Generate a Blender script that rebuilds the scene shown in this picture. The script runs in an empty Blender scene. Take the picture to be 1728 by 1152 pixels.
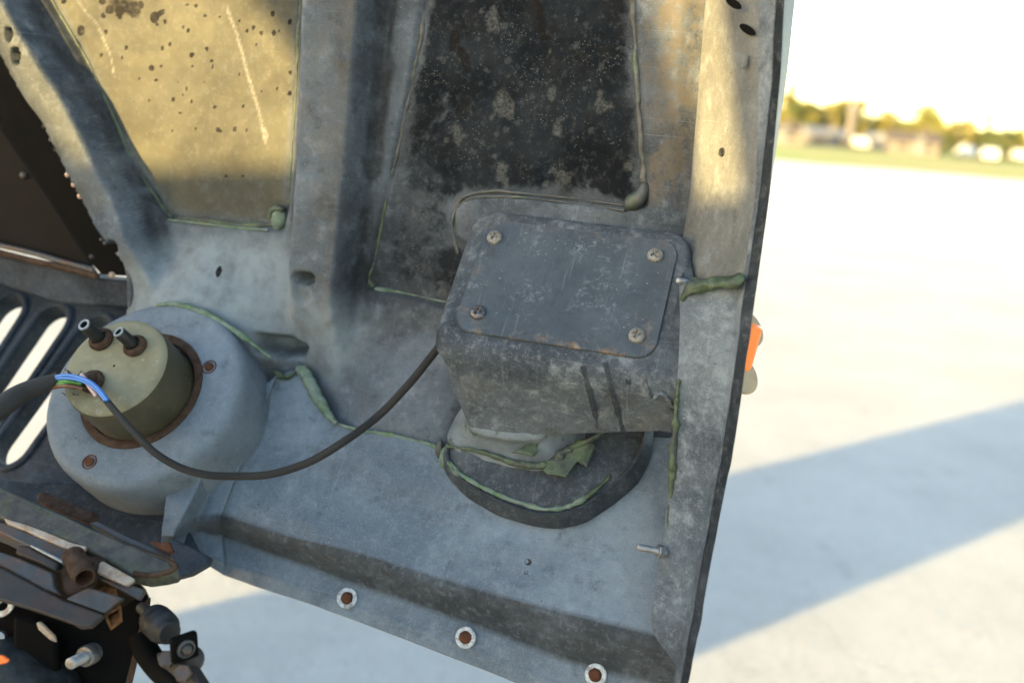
import bpy, bmesh, math, random
import numpy as np
from math import sin, cos, tan, radians, pi, atan2, sqrt, hypot
from mathutils import Vector, Matrix, Quaternion

random.seed(7); rng = np.random.default_rng(7)
SC = bpy.context.scene
COL = SC.collection

# ------------------------------------------------------------------ camera
F = 1680.0; W, H = 1728, 1152
PITCH, ROLL, CAMH = radians(12.9), radians(5.0), 1.4
fw = np.array([0, cos(PITCH), -sin(PITCH)]); r0 = np.array([1., 0, 0]); u0 = np.cross(r0, fw)
rt = r0*cos(ROLL) + u0*sin(ROLL); up = -r0*sin(ROLL) + u0*cos(ROLL)
CAM = np.array([0, 0, CAMH])
cam = bpy.data.cameras.new('camera'); camo = bpy.data.objects.new('camera', cam); COL.objects.link(camo)
camo.matrix_world = Matrix(((rt[0], up[0], -fw[0], 0), (rt[1], up[1], -fw[1], 0), (rt[2], up[2], -fw[2], CAMH), (0, 0, 0, 1)))
cam.lens = 35.0; cam.sensor_width = 36.0; cam.clip_start = 0.02; cam.clip_end = 4000
cam.dof.use_dof = True; cam.dof.focus_distance = 0.75; cam.dof.aperture_fstop = 3.6; cam.dof.aperture_blades = 9
SC.camera = camo

# ------------------------------------------------------------------ light
SUN_AZ, SUN_EL = radians(220), radians(8.6)
world = bpy.data.worlds.new('World'); SC.world = world; world.use_nodes = True
nt = world.node_tree
sky = nt.nodes.new('ShaderNodeTexSky'); sky.sky_type = 'NISHITA'; sky.sun_disc = False
sky.sun_elevation = SUN_EL; sky.sun_rotation = (pi/2 - SUN_AZ) % (2*pi)
sky.air_density = 1.0; sky.dust_density = 0.8; sky.ozone_density = 0.5
bg = nt.nodes['Background']; nt.links.new(sky.outputs[0], bg.inputs[0]); bg.inputs[1].default_value = 0.15
sl = bpy.data.lights.new('sun', 'SUN'); sl.energy = 4.1; sl.angle = radians(0.8); sl.color = (1.0, 0.70, 0.27)
so = bpy.data.objects.new('sun', sl); COL.objects.link(so)
sdir = Vector((-cos(SUN_AZ)*cos(SUN_EL), -sin(SUN_AZ)*cos(SUN_EL), -sin(SUN_EL)))
so.rotation_euler = sdir.to_track_quat('-Z', 'Y').to_euler(); so.location = (-20, -16, 8)
vs = SC.view_settings; vs.view_transform = 'Standard'; vs.look = 'None'; vs.gamma = 1.0; vs.use_curve_mapping = False
vs.exposure = 2.72

# ------------------------------------------------------------------ frames
YAW = radians(-16.22)
XH = np.array([cos(YAW), sin(YAW), 0]); YH = np.array([-sin(YAW), cos(YAW), 0])
def ray(px, py):
    d = fw + rt*(px-W/2)/F - up*(py-H/2)/F
    return np.array([d@XH, d@YH, d[2]])
def hb(px, py, b):                       # the point of the hood's depth plane b seen at a pixel
    d = ray(px, py); return d*(b/d[1])
EL = radians(41.3)
N = np.array([0, -cos(EL), sin(EL)]); U = np.array([0, sin(EL), cos(EL)]); X = np.array([1., 0, 0])
P0 = np.array([-.169, .722, -.1265])     # middle of the cover plate
def hp(px, py, off, n=N, p0=P0):         # the point of a plane (behind the cover plate by off)
    d = ray(px, py); q = p0 - n*off; return d*((q@n)/(d@n))
def pl(a, t, off):                       # plane coordinates -> hood frame
    return np.array([a, 0, 0]) + np.array([0, P0[1], P0[2]]) + U*t - N*off
def at_(p):                              # hood frame -> plane coordinates (a, t)
    return np.array([p[0], (p-P0)@U])
O = np.array([-.30, .74, -.36])          # base of the hood
def loc(p): return np.asarray(p) - O

# ------------------------------------------------------------------ object helpers
def tag(o, label=None, cat=None, group=None, kind=None):
    if label: o['label'] = label
    if cat: o['category'] = cat
    if group: o['group'] = group
    if kind: o['kind'] = kind
    return o
def empty(name, M, label=None, cat=None, group=None):
    o = bpy.data.objects.new(name, None); COL.objects.link(o); o.matrix_world = M; o.empty_display_size = .05
    return tag(o, label, cat, group)
def finish(me, mat, smooth=30):
    for m in (mat if isinstance(mat, (list, tuple)) else [mat]): me.materials.append(m)
    if smooth:
        me.polygons.foreach_set('use_smooth', [True]*len(me.polygons))
        me.set_sharp_from_angle(angle=radians(smooth))
    me.update()
def mesh(name, verts, faces, mat, parent=None, smooth=30, local=True):
    me = bpy.data.meshes.new(name)
    v = [tuple(loc(p)) if local else tuple(p) for p in verts]
    me.from_pydata(v, [], faces); finish(me, mat, smooth)
    o = bpy.data.objects.new(name, me); COL.objects.link(o); o.parent = parent
    return o
def bev(o, w=.001, seg=2, ang=30):
    m = o.modifiers.new('bevel', 'BEVEL'); m.width = w; m.segments = seg; m.limit_method = 'ANGLE'; m.angle_limit = radians(ang)
    return o
def sub(o, lv=1):
    m = o.modifiers.new('subdivision', 'SUBSURF'); m.levels = lv; m.render_levels = lv; return o
def solid(o, t, off=-1):
    m = o.modifiers.new('thickness', 'SOLIDIFY'); m.thickness = t; m.offset = off; return o
def normals_out(o):
    bm = bmesh.new(); bm.from_mesh(o.data); bmesh.ops.recalc_face_normals(bm, faces=bm.faces); bm.to_mesh(o.data); bm.free(); return o
def grid_faces(nr, nc, wrap=False):
    f = []
    for i in range(nr-1):
        for j in range(nc if wrap else nc-1):
            k = (j+1) % nc
            f.append((i*nc+j, i*nc+k, (i+1)*nc+k, (i+1)*nc+j))
    return f
def loft(name, rings, mat, parent, wrap=True, cap0=False, cap1=False, smooth=40):
    nr, nc = len(rings), len(rings[0])
    v = [p for r in rings for p in r]; f = grid_faces(nr, nc, wrap)
    if cap0: f.append(tuple(range(nc))[::-1])
    if cap1: f.append(tuple((nr-1)*nc+j for j in range(nc)))
    return normals_out(mesh(name, v, f, mat, parent, smooth)) if (cap0 or cap1 or wrap) else mesh(name, v, f, mat, parent, smooth)
def cr(pts, n):                          # Catmull-Rom resample
    pts = [np.asarray(p, float) for p in pts]
    q = [2*pts[0]-pts[1]] + pts + [2*pts[-1]-pts[-2]]; out = []
    m = len(pts)-1
    for k in range(n):
        s = k/(n-1)*m; i = min(int(s), m-1); t = s-i
        a, b, c, d = q[i:i+4]
        out.append(.5*((2*b)+(-a+c)*t+(2*a-5*b+4*c-d)*t*t+(-a+3*b-3*c+d)*t**3))
    return out
def lin(pts, n):                         # even resample of a polyline
    pts = np.asarray(pts, float); s = np.r_[0, np.cumsum(np.linalg.norm(np.diff(pts, axis=0), axis=1))]
    x = np.linspace(0, s[-1], n); return np.stack([np.interp(x, s, pts[:, k]) for k in range(pts.shape[1])], 1)
def frame_for(d):
    d = d/np.linalg.norm(d); h = np.array([0, 0, 1.]) if abs(d[2]) < .9 else np.array([1., 0, 0])
    x = np.cross(d, h); x /= np.linalg.norm(x); return x, np.cross(x, d), d
def tube(name, pts, rad, mat, parent, seg=10, caps=True, smooth=60, wob=0, local=True, flat=1.0):
    pts = [np.asarray(p, float) for p in pts]; n = len(pts)
    rad = [rad]*n if np.isscalar(rad) else list(rad)
    T = [pts[min(i+1, n-1)]-pts[max(i-1, 0)] for i in range(n)]
    x, y, d = frame_for(T[0]); v = []
    ph = [random.uniform(0, 6.28) for _ in range(6)]; fq = [random.uniform(.15, .9) for _ in range(3)]
    for i in range(n):
        d = T[i]/np.linalg.norm(T[i]); x = x-d*(x@d); x /= np.linalg.norm(x); y = np.cross(d, x)
        for k in range(seg):
            a = 2*pi*k/seg; rr = rad[i]*(1+wob*(sin(i*fq[0]+ph[0]+a)+sin(i*fq[1]*2+ph[1]-2*a)+.6*sin(i*fq[2]*4+ph[2]+3*a)+.4*random.uniform(-1, 1)))
            v.append(pts[i]+x*cos(a)*rr+y*sin(a)*rr*flat)
    f = grid_faces(n, seg, True)
    if caps: f += [tuple(range(seg))[::-1], tuple((n-1)*seg+k for k in range(seg))]
    return normals_out(mesh(name, v, f, mat, parent, smooth, local))
def lathe(name, c, axis, prof, mat, parent, seg=48, smooth=35, cap=True, xref=None, local=True):
    """prof: list of (radius, height along axis)"""
    x, y, d = frame_for(np.asarray(axis, float))
    rings = [[c + x*r*cos(2*pi*k/seg) + y*r*sin(2*pi*k/seg) + d*h for k in range(seg)] for r, h in prof]
    v = [p for r in rings for p in r]; f = grid_faces(len(rings), seg, True)
    if cap: f += [tuple(range(seg))[::-1], tuple((len(rings)-1)*seg+k for k in range(seg))]
    return normals_out(mesh(name, v, f, mat, parent, smooth, local))
def slab(name, top, vec, mat, parent, bv=.0008, smooth=30, local=True):
    """prism: polygon top (points), swept by vec"""
    top = [np.asarray(p, float) for p in top]; n = len(top); vec = np.asarray(vec, float)
    v = top + [p+vec for p in top]
    f = [tuple(range(n)), tuple(range(n, 2*n))[::-1]] + [(k, n+k, n+(k+1) % n, (k+1) % n) for k in range(n)]
    o = normals_out(mesh(name, v, f, mat, parent, smooth, local))
    return bev(o, bv, 2) if bv else o
def hexbolt(name, c, axis, af, h, mat, parent, local=True):
    x, y, d = frame_for(np.asarray(axis, float)); R = af/sqrt(3)
    prof = [(R, 0), (R, h*.85), (R*.88, h), (R*.1, h)]
    v = [c + x*r*cos(pi*k/3) + y*r*sin(pi*k/3) + d*z for r, z in prof for k in range(6)]
    f = grid_faces(4, 6, True) + [tuple(range(6))[::-1], tuple(18+k for k in range(6))]
    return normals_out(mesh(name, v, f, mat, parent, 25, local))
def ico(name, c, r, mat, parent, sc=(1, 1, 1), wob=.0, lv=2):
    bm = bmesh.new(); bmesh.ops.create_icosphere(bm, subdivisions=lv, radius=1)
    vv = [np.array(v.co) for v in bm.verts]; ff = [tuple(q.index for q in f.verts) for f in bm.faces]; bm.free()
    ph = rng.uniform(0, 6, 3)
    out = [np.asarray(c) + np.array([v[0]*sc[0], v[1]*sc[1], v[2]*sc[2]])*r*(1+wob*sin(4*v[0]+ph[0])*sin(5*v[2]+ph[1])) for v in vv]
    return mesh(name, out, ff, mat, parent, 60)

# ------------------------------------------------------------------ materials
class NT:
    def __init__(s, name):
        s.m = bpy.data.materials.new(name); s.m.use_nodes = True; s.t = s.m.node_tree
        s.b = s.t.nodes['Principled BSDF']
        tc = s.t.nodes.new('ShaderNodeTexCoord'); s.co = tc.outputs['Object']
    def n(s, ty, **kw):
        o = s.t.nodes.new('ShaderNode'+ty)
        for k, v in kw.items(): setattr(o, k, v)
        return o
    def set(s, sock, v):
        if isinstance(v, bpy.types.NodeSocket): s.t.links.new(v, sock)
        elif isinstance(v, (tuple, list)) and len(v) == 3 and sock.type == 'RGBA': sock.default_value = (*v, 1)
        else: sock.default_value = v
    def map(s, scale=(1, 1, 1), rot=(0, 0, 0), loc=(0, 0, 0)):
        o = s.n('Mapping'); s.set(o.inputs[0], s.co); o.inputs['Scale'].default_value = scale; o.inputs['Rotation'].default_value = rot; o.inputs['Location'].default_value = loc
        return o.outputs[0]
    def noise(s, scale, detail=5, rough=.6, co=None, dist=0.0):
        o = s.n('TexNoise'); s.set(o.inputs['Vector'], co or s.co); o.inputs['Scale'].default_value = scale
        o.inputs['Detail'].default_value = detail; o.inputs['Roughness'].default_value = rough; o.inputs['Distortion'].default_value = dist
        return o.outputs[0]
    def voro(s, scale, co=None, feat='F1', rnd=1.0):
        o = s.n('TexVoronoi', feature=feat); s.set(o.inputs['Vector'], co or s.co); o.inputs['Scale'].default_value = scale; o.inputs['Randomness'].default_value = rnd
        return o
    def ramp(s, v, a, b, lo=0., hi=1.):
        o = s.n('MapRange', interpolation_type='SMOOTHSTEP'); s.set(o.inputs[0], v)
        o.inputs[1].default_value = a; o.inputs[2].default_value = b; o.inputs[3].default_value = lo; o.inputs[4].default_value = hi
        return o.outputs[0]
    def math(s, op, a, b=0.0):
        o = s.n('Math', operation=op); s.set(o.inputs[0], a); s.set(o.inputs[1], b); return o.outputs[0]
    def mix(s, f, a, b, bt='MIX'):
        o = s.n('Mix', data_type='RGBA', blend_type=bt); s.set(o.inputs[0], f)
        s.set(o.inputs[6], a); s.set(o.inputs[7], b); return o.outputs[2]
    def attr(s, name):
        o = s.n('Attribute', attribute_name=name); return o.outputs['Fac']
    def bump(s, h, strength=.3, dist=.002, prev=None):
        o = s.n('Bump'); o.inputs['Strength'].default_value = strength; o.inputs['Distance'].default_value = dist
        s.set(o.inputs['Height'], h)
        if prev: s.set(o.inputs['Normal'], prev)
        return o.outputs[0]
    def out(s, col=None, rough=None, metal=None, normal=None, spec=None):
        if col is not None: s.set(s.b.inputs['Base Color'], col)
        if rough is not None: s.set(s.b.inputs['Roughness'], rough)
        if metal is not None: s.set(s.b.inputs['Metallic'], metal)
        if normal is not None: s.set(s.b.inputs['Normal'], normal)
        if spec is not None: s.set(s.b.inputs['Specular IOR Level'], spec)
        return s.m

def frp(name, lo, hi, dust=(.36, .37, .36), speck=.5, soil=(.075, .068, .055), soilamt=.4, seed=0, rough=.52, attrs=False, dustamt=.35, mott=.16):
    cool = lambda c: (c[0]*1.14, c[1]*1.20, c[2]*1.28)
    lo, hi, dust = cool(lo), cool(hi), cool(dust)
    s = NT(name); L = (seed*1.37, seed*.71, seed*2.3)
    co = s.map(loc=L)
    big = s.noise(9, 6, .6, co, .4); mid = s.noise(55, 6, .65, co); fine = s.noise(420, 3, .7, co); grain = s.noise(1800, 2, .6, co)
    c = s.mix(s.ramp(big, .36, .66), lo, hi)
    c = s.mix(s.math('MULTIPLY', s.ramp(mid, .50, .74), dustamt), c, dust)
    c = s.mix(s.math('MULTIPLY', s.ramp(mid, .46, .28), .55), c, tuple(x*.5 for x in lo))
    c = s.mix(s.math('MULTIPLY', s.ramp(s.noise(17, 6, .7, s.map(loc=(5+L[0], 2, 1))), .52, .72), soilamt), c, soil)
    # streaks and scratches running in several directions
    for k, (rot, sc, am) in enumerate((((0, .5, 0), (10, 10, 520), .17), ((0, -.35, .2), (520, 9, 12), .16), ((0, 1.0, .3), (12, 12, 300), .12))):
        st = s.noise(1.0, 3, .6, s.map(scale=sc, rot=rot, loc=(k*3+L[0], 1, 2)))
        c = s.mix(s.math('MULTIPLY', s.ramp(st, .62, .76), am), c, dust)
    # salt-and-pepper specks
    v = s.voro(330, co); vr = s.n('SeparateColor'); s.set(vr.inputs[0], v.outputs['Color']); sp = s.math('MULTIPLY', s.ramp(s.math('SUBTRACT', v.outputs['Distance'], s.math('MULTIPLY', s.math('POWER', vr.outputs[0], 3.0), .26)), .02, -.05), s.ramp(s.noise(30, 3, .6, s.map(loc=(9+L[0], 9, 9))), .50, .66))
    c = s.mix(s.math('MULTIPLY', sp, speck*.8), c, (.26, .26, .24))
    v2 = s.voro(150, s.map(loc=(3+L[0], 4, 5))); sp2 = s.math('MULTIPLY', s.ramp(v2.outputs['Distance'], .17, .10), s.ramp(s.noise(25, 3, .6, s.map(loc=(1+L[0], 7, 3))), .52, .64))
    c = s.mix(s.math('MULTIPLY', sp2, .55), c, (.035, .032, .03))
    gr = s.noise(820, 3, .75, s.map(loc=(L[0], 1, 4)))
    c = s.mix(s.math('MULTIPLY', s.ramp(gr, .52, .68), .22), c, tuple(min(1, x*1.9) for x in hi))
    c = s.mix(s.math('MULTIPLY', s.ramp(gr, .46, .34), .22), c, tuple(x*.5 for x in lo))
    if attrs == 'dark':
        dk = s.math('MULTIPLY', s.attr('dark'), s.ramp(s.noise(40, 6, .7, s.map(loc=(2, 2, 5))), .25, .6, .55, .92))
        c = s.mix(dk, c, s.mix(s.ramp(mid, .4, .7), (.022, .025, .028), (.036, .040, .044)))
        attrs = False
    if attrs:
        c = s.mix(s.math('MULTIPLY', s.attr('shade_grime'), s.ramp(s.noise(48, 7, .7, s.map(loc=(5, 1, 7))), .25, .6, .45, .95)), c, (.020, .022, .024))
        # wet-looking black soot worn off in patches on one panel
        sa = s.attr('soot'); sn = s.noise(26, 9, .72, s.map(scale=(1, 1, 1), loc=(2, 8, 1)), .6); sf = s.noise(110, 6, .75, s.map(loc=(7, 3, 2)))
        m = s.math('ADD', s.math('MULTIPLY', sn, .68), s.math('MULTIPLY', sf, .32))
        m = s.math('ADD', m, s.math('MULTIPLY', s.math('SUBTRACT', sa, .5), .40))
        k = s.ramp(m, .42, .60)
        c = s.mix(s.math('MULTIPLY', k, s.ramp(sa, .02, .2)), c, s.mix(s.ramp(s.noise(14, 4, .6), .4, .65), (.003, .0045, .007), (.010, .0135, .018)))
        vv = s.voro(420, s.map(loc=(4, 4, 4))); spk = s.math('MULTIPLY', s.ramp(vv.outputs['Distance'], .22, .1), s.ramp(s.noise(38, 4, .7, s.map(loc=(4, 1, 8))), .50, .62))
        c = s.mix(s.math('MULTIPLY', s.math('MULTIPLY', spk, s.ramp(sa, .1, .3)), .55), c, (.22, .22, .21))
        va = s.voro(55, s.map(loc=(1, 6, 2))); bl = s.math('MULTIPLY', s.ramp(s.math('ADD', va.outputs['Distance'], s.math('MULTIPLY', s.math('SUBTRACT', sf, .5), .7)), .20, .12), s.ramp(sn, .44, .5))
        c = s.mix(s.math('MULTIPLY', s.math('MULTIPLY', bl, s.ramp(sa, .1, .3)), .45), c, (.045, .05, .056))
        c = s.mix(s.math('MULTIPLY', s.attr('pale'), s.ramp(mid, .25, .65, .5, .95)), c, (.155, .185, .212))
        # tan grime, paint drops, brown rust dirt
        c = s.mix(s.math('MULTIPLY', s.attr('tan'), s.ramp(big, .2, .7, .82, .97)), c, s.mix(s.ramp(big, .35, .65), (.045, .043, .030), (.071, .067, .044)))
        c = s.mix(s.math('MULTIPLY', s.attr('dirt'), s.ramp(s.noise(60, 8, .75, s.map(loc=(6, 2, 9))), .40, .58)), c, (.085, .075, .06))
        dr = s.math('ADD', s.attr('drops'), s.math('MULTIPLY', s.math('SUBTRACT', sf, .5), .5))
        c = s.mix(s.ramp(dr, .36, .5), c, (.005, .005, .006))
        c = s.mix(s.math('MULTIPLY', s.attr('chip'), s.ramp(fine, .3, .6)), c, (.20, .205, .20))
    mo = s.noise(170, 7, .78, s.map(loc=(L[0], 3, 7)))
    c = s.mix(s.math('MULTIPLY', s.ramp(mo, .50, .66), mott), c, dust)
    c = s.mix(s.math('MULTIPLY', s.ramp(mo, .46, .34), mott), c, tuple(x*.45 for x in lo))
    rr = s.ramp(mid, .3, .7, rough-.05, rough+.2)
    nb = s.bump(s.noise(28, 4, .5, co), .35, .004)
    nb = s.bump(mid, .25, .0012, nb)
    nb = s.bump(s.math('ADD', fine, s.math('MULTIPLY', grain, .5)), .28, .0005, nb)
    return s.out(c, rr, 0, nb, .06)

def simple(name, c1, c2, rough=.5, metal=0., scale=60, bump=.2, bd=.001, spec=.16, rust=None, rustamt=.5, rs=40, lo=.46, hi=.6, wear=None):
    s = NT(name); a = s.noise(scale, 6, .65); c = s.mix(s.ramp(a, .35, .65), c1, c2)
    if wear: c = s.mix(s.math('MULTIPLY', s.ramp(s.noise(scale*3, 6, .75, s.map(loc=(4, 1, 3))), .55, .68), .7), c, wear)
    met = metal
    if rust:
        k = s.math('MULTIPLY', s.ramp(s.noise(rs, 8, .7, s.map(loc=(3, 5, 1))), lo, hi), rustamt)
        c = s.mix(k, c, s.mix(s.ramp(s.noise(rs*5, 4, .6), .35, .65), rust, tuple(x*.45 for x in rust)))
        if metal: met = s.math('MULTIPLY', s.math('SUBTRACT', 1.0, k), metal)
    nb = s.bump(a, bump, bd); nb = s.bump(s.noise(scale*9, 3, .6), bump*.7, bd*.3, nb)
    return s.out(c, s.ramp(a, .3, .7, max(rough-.08, .05), rough+.1), met, nb, spec)

M = {}
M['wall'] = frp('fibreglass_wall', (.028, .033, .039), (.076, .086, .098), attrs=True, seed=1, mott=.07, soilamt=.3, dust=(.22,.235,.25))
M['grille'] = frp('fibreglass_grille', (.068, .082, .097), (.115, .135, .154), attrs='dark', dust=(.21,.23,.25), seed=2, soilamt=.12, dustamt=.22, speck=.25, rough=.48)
M['pod'] = frp('fibreglass_pod', (.027, .031, .036), (.060, .067, .074), dust=(.21,.22,.225), seed=3, mott=.26, soilamt=.45, speck=.8, dustamt=.45)
M['rim'] = frp('fibreglass_rim', (.042, .049, .056), (.105, .116, .126), dust=(.21,.225,.235), seed=4, mott=.28, soilamt=.15, speck=.6, dustamt=.5)
M['side'] = frp('fibreglass_side_wall', (.072, .072, .068), (.105, .104, .097), dust=(.2,.21,.21), seed=8, soilamt=.3, speck=.3, rough=.6)
M['lipdark'] = frp('fibreglass_rim_lip', (.010, .012, .014), (.024, .027, .031), dust=(.11,.115,.12), seed=9, soilamt=.05, speck=.5, mott=.3)
M['slots'] = frp('fibreglass_slot_panel', (.012, .015, .02), (.03, .035, .042), dust=(.10,.12,.14), seed=5, soilamt=.1, speck=.2, dustamt=.15)
M['bucket'] = frp('fibreglass_bucket', (.085, .099, .114), (.118, .135, .152), dust=(.2,.22,.24), seed=6, soilamt=.08, speck=.15, dustamt=.15, rough=.46)
M['block'] = frp('fibreglass_block', (.024, .028, .033), (.050, .056, .063), dust=(.15,.16,.165), seed=7, mott=.25, soilamt=.25, speck=.4, dustamt=.2)
M['torn'] = simple('torn_cloth_layup', (.092, .107, .121), (.14, .16, .178), .7, 0, 45, .5, .0015, .08, rust=(.05, .068, .03), rustamt=.7, rs=34, lo=.57, hi=.61)
M['bead'] = simple('green_sealant', (.022, .036, .018), (.055, .078, .043), .6, 0, 90, .5, .0015, .4, wear=(.10, .12, .105), rust=(.035, .04, .042), rustamt=.8, rs=55, lo=.50, hi=.58)
M['bead_dark'] = simple('dark_sealant', (.022, .025, .027), (.045, .051, .052), .5, 0, 80, .4, .001, .5, rust=(.045, .075, .04), rustamt=.6, rs=50, lo=.55, hi=.6)
M['bead_pale'] = simple('pale_sealant', (.085, .115, .098), (.14, .175, .15), .7, 0, 80, .5, .0015, .08, rust=(.09, .16, .06), rustamt=.6, rs=45)
M['olive'] = simple('olive_lamp_paint', (.034, .030, .016), (.048, .043, .024), .5, 0, 40, .15, .0006, .5, wear=(.08, .075, .055))
M['olive_face'] = simple('olive_lamp_paint_pale', (.112, .105, .062), (.150, .142, .092), .6, 0, 40, .15, .0006, .4, wear=(.20, .20, .165))  # paler olive for the can's end face
M['rust'] = simple('rusty_steel', (.075, .032, .018), (.042, .021, .014), .85, 0, 130, .6, .0008, .08)
M['rust_pale'] = simple('rust_and_grey', (.055, .036, .026), (.032, .019, .014), .8, 0, 150, .5, .0006, .08)
M['black'] = simple('black_paint', (.0015, .0015, .0016), (.003, .003, .003), .7, 0, 60, .1, .0005, .05)
M['blackpanel'] = simple('dark_brown_panel', (.004, .0035, .0035), (.009, .008, .0075), .7, 0, 25, .2, .001, .08)
M['rubber'] = simple('black_rubber', (.006, .0065, .0075), (.013, .014, .016), .55, 0, 120, .2, .0005, .4)
M['steel'] = simple('zinc_plated_steel', (.17, .18, .19), (.26, .27, .28), .45, .8, 160, .2, .0004)
M['screw'] = simple('dull_galvanised_screw', (.095, .095, .088), (.18, .175, .16), .62, .25, 500, .5, .0004, .4, wear=(.23, .225, .21))
M['white'] = simple('white_nylon_washer', (.22, .25, .27), (.37, .40, .42), .5, 0, 200, .2, .0004, .4, rust=(.14, .12, .11), rustamt=.75, rs=170)
M['rivet'] = simple('copper_rivet', (.48, .33, .25), (.34, .22, .17), .4, .6, 200, .1, .0003)
M['chassis'] = simple('rusty_chassis_paint', (.006, .0055, .006), (.02, .018, .017), .6, 0, 70, .4, .001, .4, rust=(.035, .013, .008), rustamt=.7, rs=45, lo=.50, hi=.62)
M['bar'] = simple('dusty_bar_paint', (.014, .015, .015), (.045, .046, .044), .65, 0, 90, .6, .001, .4, wear=(.06, .064, .066), rust=(.06, .07, .03), rustamt=.5, rs=60)
M['worn'] = simple('bare_worn_steel', (.24, .20, .165), (.32, .27, .22), .55, .2, 130, .5, .0008, .5, rust=(.25, .13, .06), rustamt=.6, rs=70)
M['steelblue'] = simple('grey_steel_plate', (.018, .020, .023), (.040, .042, .046), .55, .1, 80, .3, .0008, .5, rust=(.07, .032, .016), rustamt=.8, rs=55, lo=.47, hi=.60)
M['amber'] = NT('amber_lens').out((.75, .17, .015), .25, 0)
M['amber'].node_tree.nodes['Principled BSDF'].inputs['Subsurface Weight'].default_value = .2
M['tanpaint'] = simple('tan_outer_paint', (.27, .20, .12), (.33, .25, .155), .6, 0, 80, .15, .0005)
M['whiteedge'] = simple('grey_outer_paint', (.16, .165, .165), (.22, .225, .225), .5, 0, 80, .15, .0005)
for nm, c in (('blue', (.02, .12, .38)), ('green', (.05, .17, .03)), ('pink', (.40, .27, .27)), ('brown', (.09, .035, .015))):
    M['wire_'+nm] = NT('wire_'+nm).out(c, .4, 0)

def braid_mat():
    s = NT('braided_sleeve'); tc = s.n('TexCoord'); co = tc.outputs['UV']
    def diag(ang):
        mp = s.n('Mapping'); s.set(mp.inputs[0], co); mp.inputs['Scale'].default_value = (1, 1, 1); mp.inputs['Rotation'].default_value = (0, 0, ang)
        w = s.n('TexWave', wave_type='BANDS'); s.set(w.inputs[0], mp.outputs[0]); w.inputs['Scale'].default_value = 2.2; return w.outputs['Fac']
    k = s.math('MAXIMUM', diag(pi/4), diag(-pi/4))
    c = s.mix(s.ramp(k, .55, 1.), (.003, .003, .0035), (.034, .033, .033))
    return s.out(c, .6, 0, s.bump(k, .7, .0006), .4)
M['braid'] = braid_mat()

def plate_mat():
    s = NT('cover_plate_paint'); co = s.co
    big = s.noise(14, 5, .6); mid = s.noise(60, 7, .7, s.map(loc=(1, 3, 2))); fine = s.noise(600, 3, .6)
    c = s.mix(s.ramp(big, .35, .65), (.036, .046, .058), (.054, .066, .080))
    c = s.mix(s.math('MULTIPLY', s.ramp(mid, .58, .72), .6), c, (.15, .165, .185))
    st = s.noise(1, 3, .6, s.map(scale=(500, 18, 18), rot=(0, .9, .3)))
    c = s.mix(s.math('MULTIPLY', s.ramp(st, .6, .75), .18), c, (.25, .27, .29))
    v = s.voro(330); vr = s.n('SeparateColor'); s.set(vr.inputs[0], v.outputs['Color']); c = s.mix(s.math('MULTIPLY', s.ramp(s.math('SUBTRACT', v.outputs['Distance'], s.math('MULTIPLY', s.math('POWER', vr.outputs[0], 3.0), .26)), .02, -.05), s.math('MULTIPLY', s.ramp(s.noise(24, 3, .6, s.map(loc=(8, 3, 5))), .5, .62), .45)), c, (.24, .25, .25))
    sc = s.math('MULTIPLY', s.ramp(s.noise(34, 9, .75, s.map(loc=(7, 1, 4))), .50, .66), s.ramp(s.noise(260, 6, .8, s.map(loc=(3, 9, 1))), .48, .62))
    c = s.mix(s.math('MULTIPLY', sc, .6), c, (.17, .195, .22))
    c = s.mix(s.math('MULTIPLY', s.ramp(s.noise(120, 7, .75, s.map(loc=(5, 5, 8))), .50, .36), .18), c, (.012, .014, .017))
    e = s.attr('edge'); en = s.math('MULTIPLY', e, s.ramp(s.noise(90, 6, .7, s.map(loc=(2, 2, 7))), .47, .68))
    c = s.mix(en, c, s.mix(s.ramp(s.noise(200, 3, .6), .4, .6), (.14, .08, .045), (.17, .145, .115)))
    nb = s.bump(s.noise(20, 3, .5), .2, .003); nb = s.bump(fine, .25, .0004, nb)
    return s.out(c, s.ramp(mid, .35, .7, .45, .65), 0, nb, .18)
M['plate'] = plate_mat()

# ------------------------------------------------------------------ ground and far background
def world_at(px, py, z=0.):
    d = fw + rt*(px-W/2)/F - up*(py-H/2)/F; t = (z-CAMH)/d[2]; return CAM + d*t
def ground_dir(px):
    d = fw + rt*(px-W/2)/F - up*(240-H/2)/F; d = d[:2]/np.linalg.norm(d[:2]); return d

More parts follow.
